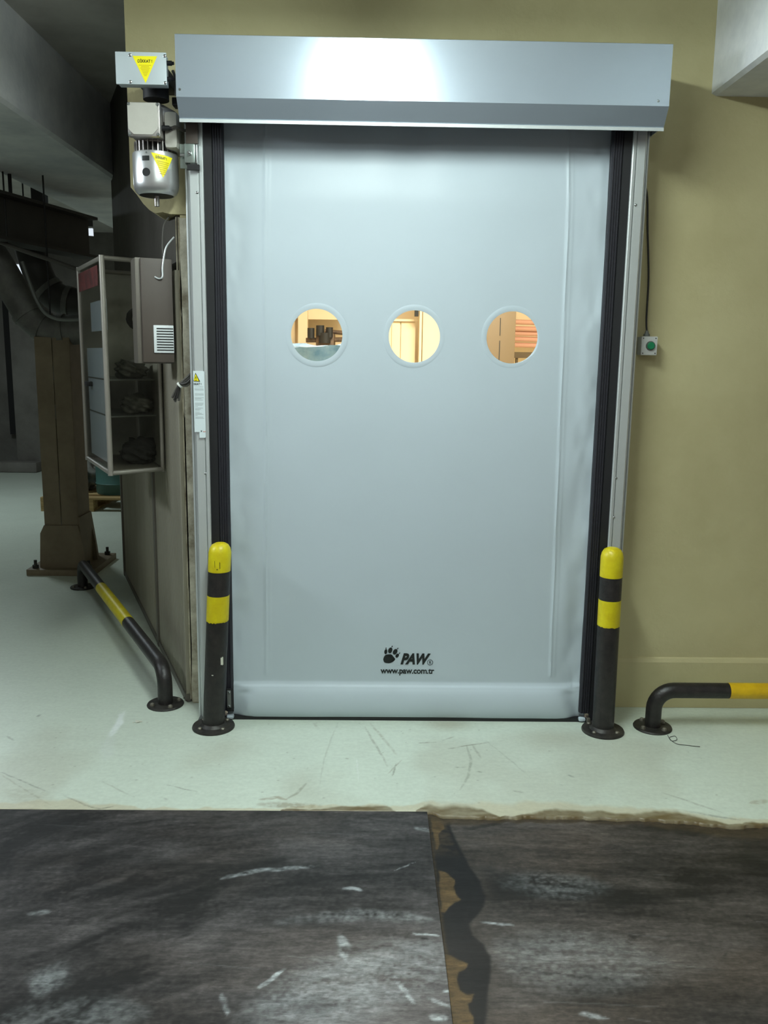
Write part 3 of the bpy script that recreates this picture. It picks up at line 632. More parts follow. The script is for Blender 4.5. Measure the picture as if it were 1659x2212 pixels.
def screw(px, py, par, y=-.096):
    p = at(px, py, y=y); b = B(); b.lathe([(0, .0035), (.003, .0033), (.0058, .0012), (.0062, 0), (0, 0)], (p.x, y, p.z), (0, -1, 0), n=14)
    return b.done('screw', 'screw', par)
screw(426, 416, gl); screw(444, 1023, gl); screw(1373, 443, gr); screw(1331, 1033, gr); screw(1326, 1118, gr)
# riveted end plates at the foot of the seals
b = B(); b.box(-.797, -.766, -.104, -.0975, .045, .152, .001); ep = b.done('end_plate', 'black', door)
b = B(); b.box(-.794, -.777, -.1065, -.104, .065, .145, .001); b.done('clamp_plate', 'alu_dull', ep)
for zz in (.137, .072): b = B(); b.lathe([(0, .004), (.004, .003), (.006, 0), (0, 0)], (-.785, -.1065, zz), (0, -1, 0), n=12); b.done('rivet', 'screw', ep)
b = B(); b.box(.80, .815, -.115, -.099, .01, .03, .003); b.done('latch', 'bolt', door)
set_base(door, (0, 0, 0))

# sticker on the left rail
st = thing('warning_sticker', 'tall white warning sticker with yellow triangle on left rail of the door', 'sticker')
SX0, SX1, SZ0, SZ1 = -.908, -.862, 1.255, 1.530; SY = -.1035
b = B(); pts_ = []
for cx, cz, a0 in ((SX1 - .005, SZ1 - .005, 0), (SX0, SZ1, None), (SX0, 1.279, None), (SX0 + .02, 1.279, None), (SX0 + .02, SZ0, None), (SX1 - .005, SZ0 + .005, 1)):
    if a0 is None: pts_.append((cx, cz))
    else:
        r_ = range(0, 91, 30) if a0 == 0 else range(-90, 1, 30)
        for a in r_: pts_.append((cx + .005 * math.cos(math.radians(a)), cz + .005 * math.sin(math.radians(a))))
b.prism(pts_, SY, SY + .0008, 'xz'); b.done('backing', 'white_st', st, False)
def sp(cx, cy): return SX0 + (cx - 440) / 325.0 * (SX1 - SX0), SZ1 - (cy - 262) / 1770.0 * (SZ1 - SZ0)
b = B(); b.prism([sp(445, 540), sp(508, 305), sp(640, 545)], SY - .0005, SY, 'xz'); tri = b.done('triangle_border', 'ink', st, False)
b = B(); b.prism([sp(460, 522), sp(512, 345), sp(605, 525)], SY - .0009, SY - .0005, 'xz'); b.done('triangle', 'yel_st', st, False)
text_mesh('exclamation_mark', '!', .024, 'ink', st, (*[sp(497, 515)[0]], SY - .0012, sp(497, 515)[1]), bold=.0004)
text_mesh('heading', 'KKAT !', .0125, 'ink', st, (sp(450, 632)[0], SY - .0004, sp(450, 632)[1]), sx=.8, bold=.0003)
b = B()
yl_ = [(675, 250, 0), (725, 260, 0), (755, 265, 0), (860, 260, 0), (890, 265, 0), (960, 265, 0), (990, 190, 0), (1022, 240, 0), (1105, 250, 0), (1132, 240, 0), (1160, 215, 0), (1195, 85, 0), (1235, 230, 0), (1262, 170, 0), (1290, 130, 0), (1340, 130, 0), (1375, 190, 0), (1400, 240, 0), (1430, 70, 0), (1475, 230, 0), (1505, 260, 0)]
for cy, ln, _ in yl_:
    a = sp(472, cy); c_ = sp(472 + ln, cy + 9); b.box(a[0], c_[0], SY - .0004, SY, c_[1], a[1])
b.done('small_print', 'grey_ink', st, False)
b = B(); a = sp(640, 1860)
for dx, dz, r_ in ((0, 0, .0022), (-.0018, .0028, .0009), (.0004, .0035, .0009), (.0026, .0025, .0009)): b.lathe([(0, .0004), (r_, .0004), (r_, 0), (0, 0)], (a[0] + dx, SY, a[1] + dz), (0, -1, 0), n=10)
b.done('paw_mark', 'ink', st)
text_mesh('brand_mark', 'PAW', .0062, 'red_ink', st, (sp(690, 1880)[0], SY - .0004, sp(690, 1880)[1]), sx=.8, bold=.0001)
set_base(st, (-.885, SY, 1.39))

# ================================================================== DRIVE UNIT left of the hood
def yel_triangle(name, cx, cz, w_, h_, y, parent, rot=0.0, txt=True, curve=None):
    o_ = bpy.data.objects.new('tmp', None)
    def T(u, v): c, s = math.cos(rot), math.sin(rot); return (cx + u * c - v * s, cz + u * s + v * c)
    b = B(); b.prism([T(-w_ / 2, h_ / 2), T(w_ / 2, h_ / 2), T(0, -h_ / 2)], y - .0005, y + .0008, 'xz'); tr = b.done(name, 'yel_st', parent, False)
    xd = (math.cos(rot), 0, math.sin(rot)); zd = (-math.sin(rot), 0, math.cos(rot))
    p = T(-w_ * .30, h_ * .26); text_mesh('heading', 'DİKKAT !', w_ * .155, 'ink', tr, (p[0], y - .0009, p[1]), sx=.9, bold=.0003, xdir=xd, zdir=zd)
    b = B()
    for i in range(8):
        v = h_ * (.17 - i * .055); wd = w_ * (.5 - abs(i) * .055 - (.12 if i == 1 else 0)) * .5
        q_ = [T(-wd, v), T(wd, v), T(wd, v - h_ * .022), T(-wd, v - h_ * .022)]; b.prism(q_, y - .0009, y - .0005, 'xz')
    b.done('small_print', 'yel_dk', tr, False)
    bpy.data.objects.remove(o_); return tr
cb = thing('drive_control_box', 'pale grey box with yellow warning triangle beside the left end of the hood', 'control box')
p0 = at(249, 112, y=-.2); p1 = at(360, 185, y=-.2)
cx0, cx1, cz1, cz0 = p0.x, p1.x, p0.z, p1.z + .003
b = B(); b.box(cx0 + .002, cx1 - .004, -.19, -.145, cz0 + .002, cz1 - .001, .003); b.done('housing', 'ctrl', cb)
b = B(); b.box(cx0 - .001, cx1 + .001, -.202, -.191, cz0 - .001, cz1 + .001, .002); lid = b.done('cover', 'ctrl', cb)
for px, py in ((281, 119), (356, 121), (282, 177), (357, 179)):
    p = at(px, py, y=-.202); b = B(); b.lathe([(0, .004), (.003, .004), (.0058, .002), (.0062, 0), (0, 0)], (p.x, -.202, p.z), (0, -1, 0), n=12); b.done('screw', 'screw', cb)
tc_ = at(313.5, 150, y=-.204); yel_triangle('warning_triangle', tc_.x, tc_.z, .092, .094, -.2025, cb)
for zz, yy in ((cz1 - .025, -.13), (cz0 + .03, -.14)):
    b = B(); b.cyl((cx1 - .006, -.165, zz), (cx1 + .014, -.165, zz), .009, n=12).cyl((cx1 + .014, -.165, zz), (cx1 + .022, -.165, zz), .006, n=12); b.done('cable_gland', 'black', cb)
b = B(); b.box(cx0 + .05, cx1 - .01, -.146, .05, cz0 + .03, cz1 - .03, .004).cyl(((cx0 + cx1) / 2 + .02, -.06, cz0 + .03), ((cx0 + cx1) / 2 + .02, -.06, cz0 - .018), .05, n=32); b.done('mounting_neck', 'dark', cb)
b = B(); b.tube(smooth_path([(cx1 + .016, -.165, cz1 - .05), (cx1 + .022, -.15, cz1 - .07), (cx1 + .02, -.13, cz1 - .09), (cx1 + .012, -.10, cz0 - .01)]), .005, 8); b.done('cable', 'cable', cb)
set_base(cb, ((cx0 + cx1) / 2, -.13, cz0))

gm = thing('gear_motor', 'bare metal gear motor left of the door with a yellow triangle on its cover', 'motor')
mx_, my_ = -1.054, -.02; MR = .090
b = B(); b.lathe([(0, 2.568), (.045, 2.568), (.06, 2.56), (.088, 2.545), (.096, 2.525), (.092, 2.49), (.075, 2.48), (.072, 2.42), (.0, 2.42)], (mx_, my_, 0)); b.done('gear_housing', 'steel', gm)
b = B(); b.box(-.998, -.946, -.105, .06, 2.392, 2.53, .016); b.done('gearbox', 'cream_cast', gm)
b = B(); b.cyl((-.93, -.0, 2.615), (-.915, -.0, 2.615), .045).box(-.98, -.918, -.03, .03, 2.57, 2.60, .003); b.done('shaft_coupling', 'dark', gm)
b = B(); b.cyl((mx_, my_, 2.42), (mx_, my_, 2.378), .066, n=40); b.done('motor_body', 'dark', gm)
for k in range(26):   # cooling fins
    a = 2 * PI * k / 26; b = B(); m_ = Matrix.Translation((mx_, my_, 0)) @ Matrix.Rotation(a, 4, 'Z')
    b.box(.064, .082, -.002, .002, 2.376, 2.425, mx=m_); b.done('cooling_fin', 'steel', gm, False)
b = B(); b.lathe([(.0, 2.386), (MR - .02, 2.386), (MR - .002, 2.384), (MR, 2.378), (MR, 2.268), (MR - .003, 2.25), (MR - .010, 2.235), (MR - .021, 2.226), (MR - .023, 2.229), (0, 2.229)], (mx_, my_, 0), n=56); fc = b.done('fan_cover', 'chrome', gm)
b = B(); b.cyl((mx_, my_, 2.2288), (mx_, my_, 2.226), .066, n=36); b.done('vent_grille', 'dark', gm)
b = B(); b.cyl((mx_, my_, 2.2258), (mx_, my_, 2.186), .011, .010, n=20); b.done('shaft_end', 'steel', gm)
b = B(); b.box(mx_ - .003, mx_ + .003, my_ - .012, my_ - .009, 2.187, 2.215); b.done('shaft_key', 'bolt', gm)
def on_cyl(ang, z, r=MR): return (mx_ + r * math.sin(ang), my_ - r * math.cos(ang), z)
def curved(name, outline, m, parent, off=.0008):   # outline in (angle, z), laid on the fan cover
    b = B(); n = 10; us = [p[0] for p in outline]
    A = [b.bm.verts.new(on_cyl(a, z_, MR + off)) for a, z_ in outline]; f = b.bm.faces.new(A)
    bmesh.ops.triangulate(b.bm, faces=[f]); bmesh.ops.solidify(b.bm, geom=b.bm.faces[:], thickness=.0004); return b.done(name, m, parent, False)
def tri_strip(name, a0, a1, z1, zt, m, parent, off, steps=12):
    b = B(); top_ = []; bot = []; am = (a0 + a1) / 2
    for i in range(steps + 1):
        a = a0 + (a1 - a0) * i / steps; top_.append(b.bm.verts.new(on_cyl(a, z1 - .012 * i / steps, MR + off)))
    rows = [top_]
    for j in range(1, 8):
        t_ = j / 8; rows.append([b.bm.verts.new(on_cyl((a0 + (a1 - a0) * i / steps) * (1 - t_) + (am - .0) * t_, (z1 - .012 * i / steps) * (1 - t_) + zt * t_, MR + off)) for i in range(steps + 1)])
    tip = b.bm.verts.new(on_cyl(am, zt, MR + off))
    for r1, r2 in zip(rows, rows[1:]):
        for i in range(steps): b.bm.faces.new((r1[i], r1[i + 1], r2[i + 1], r2[i]))
    for i in range(steps): b.bm.faces.new((rows[-1][i], rows[-1][i + 1], tip))
    return b.done(name, m, parent, True)
tr2 = tri_strip('warning_triangle', .05, 1.02, 2.374, 2.282, 'yel_st', gm, .0012)
b = B()
for i in range(7):
    z_ = 2.348 - i * .0075; a_ = .28 + i * .018; e_ = .82 - i * .028
    for k in range(6):
        u0_, u1_ = a_ + (e_ - a_) * k / 6, a_ + (e_ - a_) * (k + 1) / 6
        f = [b.bm.verts.new(on_cyl(u, zz - .01 * u, MR + .0018)) for u, zz in ((u0_, z_), (u1_, z_), (u1_, z_ - .0026), (u0_, z_ - .0026))]; b.bm.faces.new(f)
b.done('small_print', 'yel_dk', tr2, False)
hd = text_mesh('heading', 'DİKKAT !', .0125, 'ink', tr2, (0, 0, 0), sx=.8, bold=.0002)
for v in hd.data.vertices:
    a_ = .24 + v.co.x / MR; v.co = Vector(on_cyl(a_, 2.354 + v.co.z - .010 * (a_ - .24), MR + .0022 - v.co.y))
b = B()
for i in range(6):
    a_, e_ = -.36 + i * .055, -.36 + (i + 1) * .055; f = [b.bm.verts.new(on_cyl(u, zz, MR + .001)) for u, zz in ((a_, 2.362), (e_, 2.362), (e_, 2.344), (a_, 2.344))]; b.bm.faces.new(f)
b.done('name_plate', 'ink', gm)
b = B(); c_ = on_cyl(-.20, 2.301, MR - .004); b.lathe([(0, .0045), (.0155, .0045), (.0165, .003), (.0165, 0)], c_, (math.sin(-.2), -math.cos(-.2), 0), n=24); b.done('inspection_hole', 'dark', gm)
b = B(); c_ = on_cyl(-.15, 2.374, MR); b.lathe([(0, .003), (.003, .003), (.004, 0), (0, 0)], c_, (math.sin(-.15), -math.cos(-.15), 0), n=10); b.done('screw', 'screw', gm)
# terminal box
q0 = at(273, 219, y=-.165); q1 = at(347, 296, y=-.165)
b = B(); b.box(q0.x + .004, q1.x - .004, -.135, my_ - .04, q1.z + .006, q0.z - .006, .006); b.done('terminal_box', 'steel', gm)
b = B(); b.box(q0.x, q1.x, -.165, -.136, q1.z, q0.z, .008); tl = b.done('terminal_cover', 'steel', gm)
b = B(); ex0, ex1, ez0, ez1 = q0.x + .004, q1.x - .010, q1.z + .008, q0.z - .004; r_ = .02
b.prism([(ex0 + r_, ez0), (ex1 - r_, ez0), (ex1, ez0 + r_), (ex1, ez1), (ex0, ez1), (ex0, ez0 + r_)], -.168, -.1645, 'xz'); b.done('raised_lid', 'cream_cast', gm, False)
for sx_, sz_ in ((q0.x + .009, q0.z - .009), (q1.x - .009, q0.z - .009), (q0.x + .009, q1.z + .009), (q1.x - .009, q1.z + .009)):
    b = B(); b.lathe([(0, .006), (.004, .006), (.006, .003), (.006, 0), (0, 0)], (sx_, -.166, sz_), (0, -1, 0), n=12); b.done('screw', 'screw', gm)
b = B(); g0 = at(352, 277, y=-.12); b.cyl((q1.x - .004, -.12, g0.z), (q1.x + .024, -.12, g0.z), .0105, n=12).cyl((q1.x + .024, -.12, g0.z), (q1.x + .034, -.12, g0.z), .007, n=12); b.done('cable_gland', 'black', gm)
b = B(); b.tube(smooth_path([(q1.x + .03, -.12, g0.z), (q1.x + .05, -.12, g0.z + .006), (q1.x + .07, -.11, g0.z - .004), (q1.x + .085, -.09, g0.z + .0), (q1.x + .10, -.06, g0.z - .002)]), .0055, 8); b.done('motor_cable', 'cable', gm)
set_base(gm, (mx_, my_, 2.168))
# mounting bracket
br = thing('mounting_bracket', 'galvanised square bracket with a bolt between the motor and the left rail', 'bracket')
e0 = at(398, 310, y=-.125); e1 = at(421, 352, y=-.125)
b = B(); b.box(e0.x, e1.x, -.125, -.119, e1.z, e0.z, .003); b.done('plate', 'zinc', br)
b = B(); b.box(e0.x - .002, e0.x + .002, -.119, .05, e1.z, e0.z); b.box(-.945, e0.x, -.07, -.064, e1.z - .01, e0.z + .01); b.done('angle', 'zinc', br, False)
cxb = (e0.x + e1.x) / 2; czb = (e0.z + e1.z) / 2
b = B(); b.cyl((cxb, -.125, czb), (cxb, -.134, czb), .009, n=6).cyl((cxb, -.133, czb), (cxb, -.146, czb), .004, n=10); b.done('bolt', 'screw', br)
b = B(); b.cyl((e0.x - .024, -.09, czb), (e0.x - .003, -.09, czb), .008, n=6); b.done('bolt', 'screw', br)
b = B(); b.box(at(404, 360, y=-.12).x, at(430, 360, y=-.12).x, -.12, -.104, e1.z - .024, e1.z - .004); b.done('stop_block', 'dark', br, False)
b = B(); b.box(at(402, 300, y=-.11).x, at(428, 300, y=-.11).x, -.116, -.106, e0.z + .002, at(402, 262, y=-.11).z, .002); b.done('shade_plate', 'cab', br)  # dark plate, also stands in for the hood's shade on the rail top
b = B(); b.box(e1.x, e1.x + .008, -.118, -.104, e1.z, e0.z, .002); b.done('spacer', 'screw', br)
set_base(br, (cxb, -.12, e1.z))

# ================================================================== BOLLARDS
def jag_ring(b, r, z0, z1, n=40, a0=0, a1=0):
    lo = [b.bm.verts.new((r * math.cos(2 * PI * i / n), r * math.sin(2 * PI * i / n), z0 + random.uniform(-a0, a0))) for i in range(n)]
    hi = [b.bm.verts.new((r * math.cos(2 * PI * i / n), r * math.sin(2 * PI * i / n), z1)) for i in range(n)]
    for i in range(n): b.bm.faces.new((lo[i], lo[(i + 1) % n], hi[(i + 1) % n], hi[i]))
def bollard(base, toplean, label, bands, H=.822):
    t = thing('bollard', label, 'bollard', 'striped bollards guarding the door'); R_ = .0465
    d = Vector((toplean[0] - base[0], toplean[1] - base[1], H)); sh = Matrix(((1, 0, d.x / H, 0), (0, 1, d.y / H, 0), (0, 0, 1, 0), (0, 0, 0, 1)))
    z1, z2, z3 = bands
    b = B(); b.lathe([(0, .012), (R_, .012), (R_, H - .04), (R_ - .004, H - .022), (R_ - .013, H - .008), (R_ - .026, H - .001), (0, H)], n=44); b.xf(sh); b.done('post', 'post_black', t)
    rr = R_ + .0008
    b = B(); b.lathe([(R_ - .001, z1), (rr, z1), (rr, H - .04), (R_ - .0034, H - .022), (R_ - .0125, H - .0075), (R_ - .026, H - .0003), (0, H + .0008)], n=44); b.xf(sh); b.done('yellow_cap_band', 'post_yel', t)
    b = B(); b.lathe([(R_ - .001, z2), (rr, z2), (rr, z3 + .002)], n=44); jag_ring(b, rr, z3, z3 + .004, 44, .002)
    for a in (1.3 * PI, 1.36 * PI):   # chipped notch
        pass
    b.xf(sh); b.done('yellow_band', 'post_yel', t)
    b = B(); b.lathe([(0, 0), (.091, 0), (.092, .004), (.089, .011), (.086, .012), (0, .012)], n=44); b.done('flange', 'flange', t)
    b = B(); b.lathe([(R_ - .001, .012), (R_ + .012, .0121), (R_ + .004, .019), (R_, .025)], n=44); b.done('weld_bead', 'flange', t)
    for a in (.7, 2.4, 3.9, 5.5):
        b = B(); b.lathe([(0, .009), (.006, .008), (.0095, .004), (.0095, 0), (0, 0)], (.069 * math.cos(a), .069 * math.sin(a), .012), n=8); b.done('bolt', 'bolt', t)
    t.location = (base[0], base[1], 0); return t
bl = bollard((-.845, -.165), (-.800, -.165), 'black and yellow bollard at the left side of the door with a white paint chip', (.702, .597, .484))
R_ = .0465
for a, z_, w_, h_, m in ((.72, .315, .26, .032, 'paper'), (-.10, .255, .16, .004, 'paper'), (-.25, .74, .03, .03, 'ink'), (.20, .735, .05, .028, 'ink'), (-.02, .718, .10, .004, 'ink')):
    b = B(); ph = a - PI / 2; fs = []
    for i in range(4):
        u0_, u1_ = ph - w_ / 2 + w_ * i / 4, ph - w_ / 2 + w_ * (i + 1) / 4
        sx_ = .045 * (z_ / .822)
        j0, j1 = random.uniform(-.004, .004) if h_ > .02 else 0, 0
        P = [((R_ + .0014) * math.cos(u) + sx_, (R_ + .0014) * math.sin(u), zz) for u, zz in ((u0_, z_ - h_ / 2 + j0), (u1_, z_ - h_ / 2), (u1_, z_ + h_ / 2), (u0_, z_ + h_ / 2 - j0))]
        b.bm.faces.new([b.bm.verts.new(p) for p in P])
    b.done('paint_chip' if m == 'paper' else 'scuff_mark', m, bl, False)
bollard((.855, -.175), (.848, -.175), 'black and yellow bollard at the right side of the door beside the beige wall', (.697, .597, .482))

# ================================================================== LOW BARRIERS
def barrier(pa, pb, label, bands, zc=.174, r=.034, br=.085, band_mat='post_yel', group='low barriers'):
    t = thing('barrier_rail', label, 'barrier', None)
    a, c = Vector((pa[0], pa[1], 0)), Vector((pb[0], pb[1], 0)); d = (c - a).normalized(); L_ = (c - a).length
    pts = [a + Vector((0, 0, .01)), a + Vector((0, 0, zc - br))]
    for k in range(1, 9):
        th = k / 8 * PI / 2; pts.append(a + d * (br * (1 - math.cos(th))) + Vector((0, 0, zc - br + br * math.sin(th))))
    for k in range(1, 8): pts.append(a + d * (br + (L_ - 2 * br) * k / 8) + Vector((0, 0, zc)))
    for k in range(0, 9):
        th = k / 8 * PI / 2; pts.append(c - d * br + d * (br * math.sin(th)) + Vector((0, 0, zc - br + br * math.cos(th))))
    pts.append(c + Vector((0, 0, .01)))
    b = B(); b.tube(pts, r, 28); b.done('rail', 'post_black', t)
    for s0, s1 in bands:
        n_ = 6; b = B(); b.tube([a + d * (s0 + (s1 - s0) * k / n_) + Vector((0, 0, zc)) for k in range(n_ + 1)], r + .0009, 28, cap=True); b.done('yellow_band', band_mat, t)
    for c0 in (a, c):
        b = B(); b.lathe([(0, 0), (.083, 0), (.084, .004), (.081, .009), (0, .010)], tuple(c0), n=40); b.done('flange', 'flange', t)
        for an in (.5, 2.1, 3.7, 5.3):
            b = B(); b.lathe([(0, .013), (.005, .013), (.010, .009), (.0115, 0), (0, 0)], (c0.x + .062 * math.cos(an), c0.y + .062 * math.sin(an), .009), n=8); b.done('bolt', 'bolt', t)
    set_base(t, tuple(a)); return t
aL = Vector((-1.11, .075)); bL = Vector((-2.15, 2.08)); dL = (bL - aL).normalized()
def along(px, py):   # distance of a pixel along the left barrier axis
    p = at(px, py, z=.19); return (Vector((p.x, p.y)) - aL).dot(dL)
barrier(aL, bL, 'black and yellow low barrier running back on the floor along the ribbed partition', [(along(285, 1338), along(226, 1264))])
barrier((1.087, -.135), (2.65, -.135), 'black low barrier with a golden yellow stretch along the beige wall', [(1.41 - 1.087, 1.15)], band_mat='post_org')
# thread curled by the right barrier, and litter by the left one
b = B(); b.tube(smooth_path([at(*p, z=.002) for p in ((1442, 1588), (1450, 1600), (1462, 1598), (1458, 1590), (1446, 1594), (1460, 1606), (1485, 1610), (1512, 1613))], 5), .0012, 6)
tag(b.done('thread', 'thread', None), 'dark loose thread curling on the floor by the right barrier foot', 'thread')
b = B(); b.tube(smooth_path([at(*p, z=.004) for p in ((397, 1508), (402, 1505), (409, 1507), (413, 1513), (406, 1515), (400, 1510))], 4), .003, 6)
tag(b.done('wire_scrap', 'cable', None), 'scrap of wire on the floor behind the left barrier foot', 'scrap')
p = at(297, 1560, z=0); b = B()
for dx, dy, s_ in ((0, 0, .012), (.014, .004, .007), (-.016, -.006, .005)):
    r = bmesh.ops.create_icosphere(b.bm, subdivisions=1, radius=s_, matrix=Matrix.Translation((p.x + dx, p.y + dy, s_ * .3)) @ Matrix.Scale(.3, 4, (0, 0, 1)))
tag(b.done('paint_flake', 'paper', None), 'small crumb of white plaster lying on the floor left of the door', 'debris')

# ================================================================== PUSH BUTTON and its cable
pb = thing('push_button_box', 'small pale wall box with a green push button right of the door', 'push button')
k0 = at(1387, 727, y=.03); k1 = at(1418, 767, y=.03)
b = B(); b.box(k0.x, k1.x, .045, HY - .001, k1.z, k0.z, .004); b.done('housing', 'btn', pb)
b = B(); b.box(k0.x - .001, k1.x + .001, .03, .044, k1.z - .001, k0.z + .001, .003); b.done('cover', 'btn', pb)
kc = at(1405, 747, y=.03)
b = B(); b.lathe([(.0, .006), (.018, .006), (.020, .003), (.020, 0), (0, 0)], (kc.x, .03, kc.z), (0, -1, 0), n=28); b.done('bezel', 'alu_dull', pb)
b = B(); b.lathe([(0, .013), (.013, .013), (.0155, .011), (.016, .006), (0, .006)], (kc.x, .03, kc.z), (0, -1, 0), n=28); b.done('button', 'green', pb)
for sx_ in (k0.x + .007, k1.x - .007):
    for sz_ in (k0.z - .007, k1.z + .007): b = B(); b.lathe([(0, .001), (.0025, .001), (.0025, 0), (0, 0)], (sx_, .0298, sz_), (0, -1, 0), n=8); b.done('screw', 'dark', pb)
gx_ = (k0.x + k1.x) / 2 - .002
b = B(); b.cyl((gx_, .07, k0.z), (gx_, .07, k0.z + .012), .014, n=12).cyl((gx_, .07, k0.z + .012), (gx_, .07, k0.z + .026), .010, .006, n=12); b.done('cable_gland', 'alu_dull', pb)
set_base(pb, (gx_, HY, k1.z))
b = B(); b.tube(smooth_path([(gx_, .07, k0.z + .024), (gx_, .088, k0.z + .08), (at(1401, 600, y=.094).x, .094, at(1401, 600, y=.094).z), (at(1399, 500, y=.094).x, .094, at(1399, 500, y=.094).z), (at(1397, 415, y=.094).x, .094, at(1397, 415, y=.094).z), (.931, .094, 2.42), (.931, .09, 2.5)], 6), .0042, 8)
tag(b.done('button_cable', 'cable_dk', None), 'thin dark cable running up the beige wall from the push button', 'cable')

# ================================================================== LEFT: electrical cabinet
ec = thing('electrical_cabinet', 'taupe metal electrical cabinet with white louver at the wall edge left of the door', 'cabinet')
b = B(); b.box(.030, .17, .014, .165, 1.555, 1.995, .004); b.xf(PM); b.done('body', 'cab_side', ec)
b = B(); b.box(.008, .029, .014, .145, 1.56, 1.992, .004); b.xf(PM); b.done('door_panel', 'cab', ec)
l0 = at(352, 703, y=.10); l1 = at(400, 763, y=.10)
b = B(); b.box(.001, .0075, .016, .10, l1.z, l0.z, .002); b.xf(PM); b.done('louver', 'louver', ec)
for k in range(9):
    z_ = l0.z - .014 - k * (l0.z - l1.z - .026) / 8; b = B(); b.box(-.001, .002, .018, .088, z_ - .0022, z_ + .0022); b.xf(PM); b.done('slat', 'dark', ec, False)
b = B(); b.tube(smooth_path([*[at(*q, y=.075) for q in ((376, 512), (360, 532), (354, 556), (351, 580), (351, 598), (343, 602), (334, 598))]], 6), .0035, 8); b.done('hanging_cable', 'alu', ec)
set_base(ec, (-1.09, .2, 1.555))

# clear acrylic cabinet
cc = thing('acrylic_cabinet', 'hanging clear acrylic cabinet with rounded metal frame beside the taupe cabinet', 'cabinet')
cA, cB_, cC, cD = Vector((-1.385, .30)), Vector((-1.185, .475)), Vector((-1.685, .89)), Vector((-1.455, 1.06)); Z0, Z1 = 1.045, 2.015
def edge3(p, q, r=.011): return smooth_path([p, q], 3), r
def v3(p, z): return (p.x, p.y, z)
for p, q in ((cA, cB_), (cA, cC), (cC, cD), (cB_, cD)):
    for z_ in (Z0, Z1):
        b = B(); b.tube([v3(p, z_), v3(q, z_)], .011, 10); b.done('frame_rail', 'frame', cc)
for p in (cA, cB_, cC, cD):
    b = B(); b.tube([v3(p, Z0 - .011), v3(p, Z1 + .011)], .0125 if p is cA else .010, 12); b.done('frame_post', 'frame', cc)
def pane(p, q, z0, z1, m, name, off=0.0, th=.003, s0=.02, s1=.98):
    d = (q - p); n_ = Vector((-d.y, d.x)).normalized() * th / 2; a = p + d * s0; c = p + d * s1
    o2 = Vector((-d.y, d.x)).normalized() * off; a = a + o2; c = c + o2
    b = B(); b.prism([(a.x - n_.x, a.y - n_.y), (c.x - n_.x, c.y - n_.y), (c.x + n_.x, c.y + n_.y), (a.x + n_.x, a.y + n_.y)], z0, z1, 'xy')
    return b.done(name, m, cc, False)
pane(cA, cB_, Z0, Z1, 'acrylic', 'front_pane'); pane(cA, cC, Z0, Z1, 'acrylic', 'side_pane')
pane(cB_, cD, Z0, Z1, 'inner', 'back_board', off=0); pane(cC, cD, Z0, Z1, 'inner', 'rear_board')
ins = [cA + (cD - cA) * .06, cB_ + (cC - cB_) * .06, cD + (cA - cD) * .06, cC + (cB_ - cC) * .06]
for z_ in (Z0 + .004, 1.30, 1.47): b = B(); b.prism([tuple(p) for p in ins], z_, z_ + .006, 'xy'); b.done('shelf', 'alu_dull' if z_ > 1.1 else 'cab_side', cc, False)
pane(cA, cC, 1.075, 1.62, 'sheet', 'reflection_sheet', off=-.02, th=.002, s0=.09, s1=.95)  # pale sheets added in place of a reflection on the side pane
pane(cA, cC, 1.70, 1.84, 'sheet', 'reflection_sheet', off=-.02, th=.002, s0=.06, s1=.7)
pane(cA, cC, 1.90, 1.99, 'rednote', 'red_notice', off=.006, th=.002, s0=.12, s1=.94)
b = B(); hp = cA + (cC - cA) * .8; b.box(-.03, .03, -.02, .012, -.012, .012, .004, mx=Matrix.Translation((hp.x, hp.y, 1.44)) @ Matrix.Rotation(math.radians(117), 4, 'Z')); b.done('latch', 'black', cc)
set_base(cc, (cA.x, cA.y, Z0))
def lump(name, c, r, m, label, cat, squash=(1, 1, .7), seed=1, sub=4, group=None):
    b = B(); bmesh.ops.create_icosphere(b.bm, subdivisions=sub, radius=1); rr = random.Random(seed)
    ph = [rr.uniform(0, 6) for _ in range(6)]
    for v in b.bm.verts:
        n_ = v.co.copy(); k = 1 + .18 * math.sin(5 * n_.x + ph[0]) * math.sin(6 * n_.y + ph[1]) + .12 * math.sin(11 * n_.z + ph[2] + 7 * n_.x) + .08 * math.sin(17 * n_.y + ph[3])
        v.co = Vector((n_.x * k * squash[0] * r, n_.y * k * squash[1] * r, max(n_.z * k, -.9) * squash[2] * r))
    zb = min(v.co.z for v in b.bm.verts)
    for v in b.bm.verts: v.co += Vector((c[0], c[1], c[2] - zb))
    o = b.done(name, m, None)
    o.data.polygons.foreach_set('use_smooth', [True] * len(o.data.polygons))
    for a_ in ('sharp_edge',):
        if a_ in o.data.attributes: o.data.attributes.remove(o.data.attributes[a_])
    return tag(o, label, cat, group)
mid = (cA + cB_ + cC + cD) / 4
lump('black_rag', (-1.33, .62, Z0 + .0105), .085, 'rag', 'crumpled black rag on the bottom of the clear cabinet', 'rag', (1, 1.2, .75), 3)
lump('plastic_bag', (-1.33, .60, 1.3065), .07, 'bag', 'crumpled clear plastic bag on the middle shelf of the clear cabinet', 'bag', (1, 1.1, .7), 5)
lump('dust_cover', (-1.36, .62, 1.4765), .075, 'bag', 'grey domed cover on the top shelf of the clear cabinet', 'cover', (1, 1.1, .6), 8)
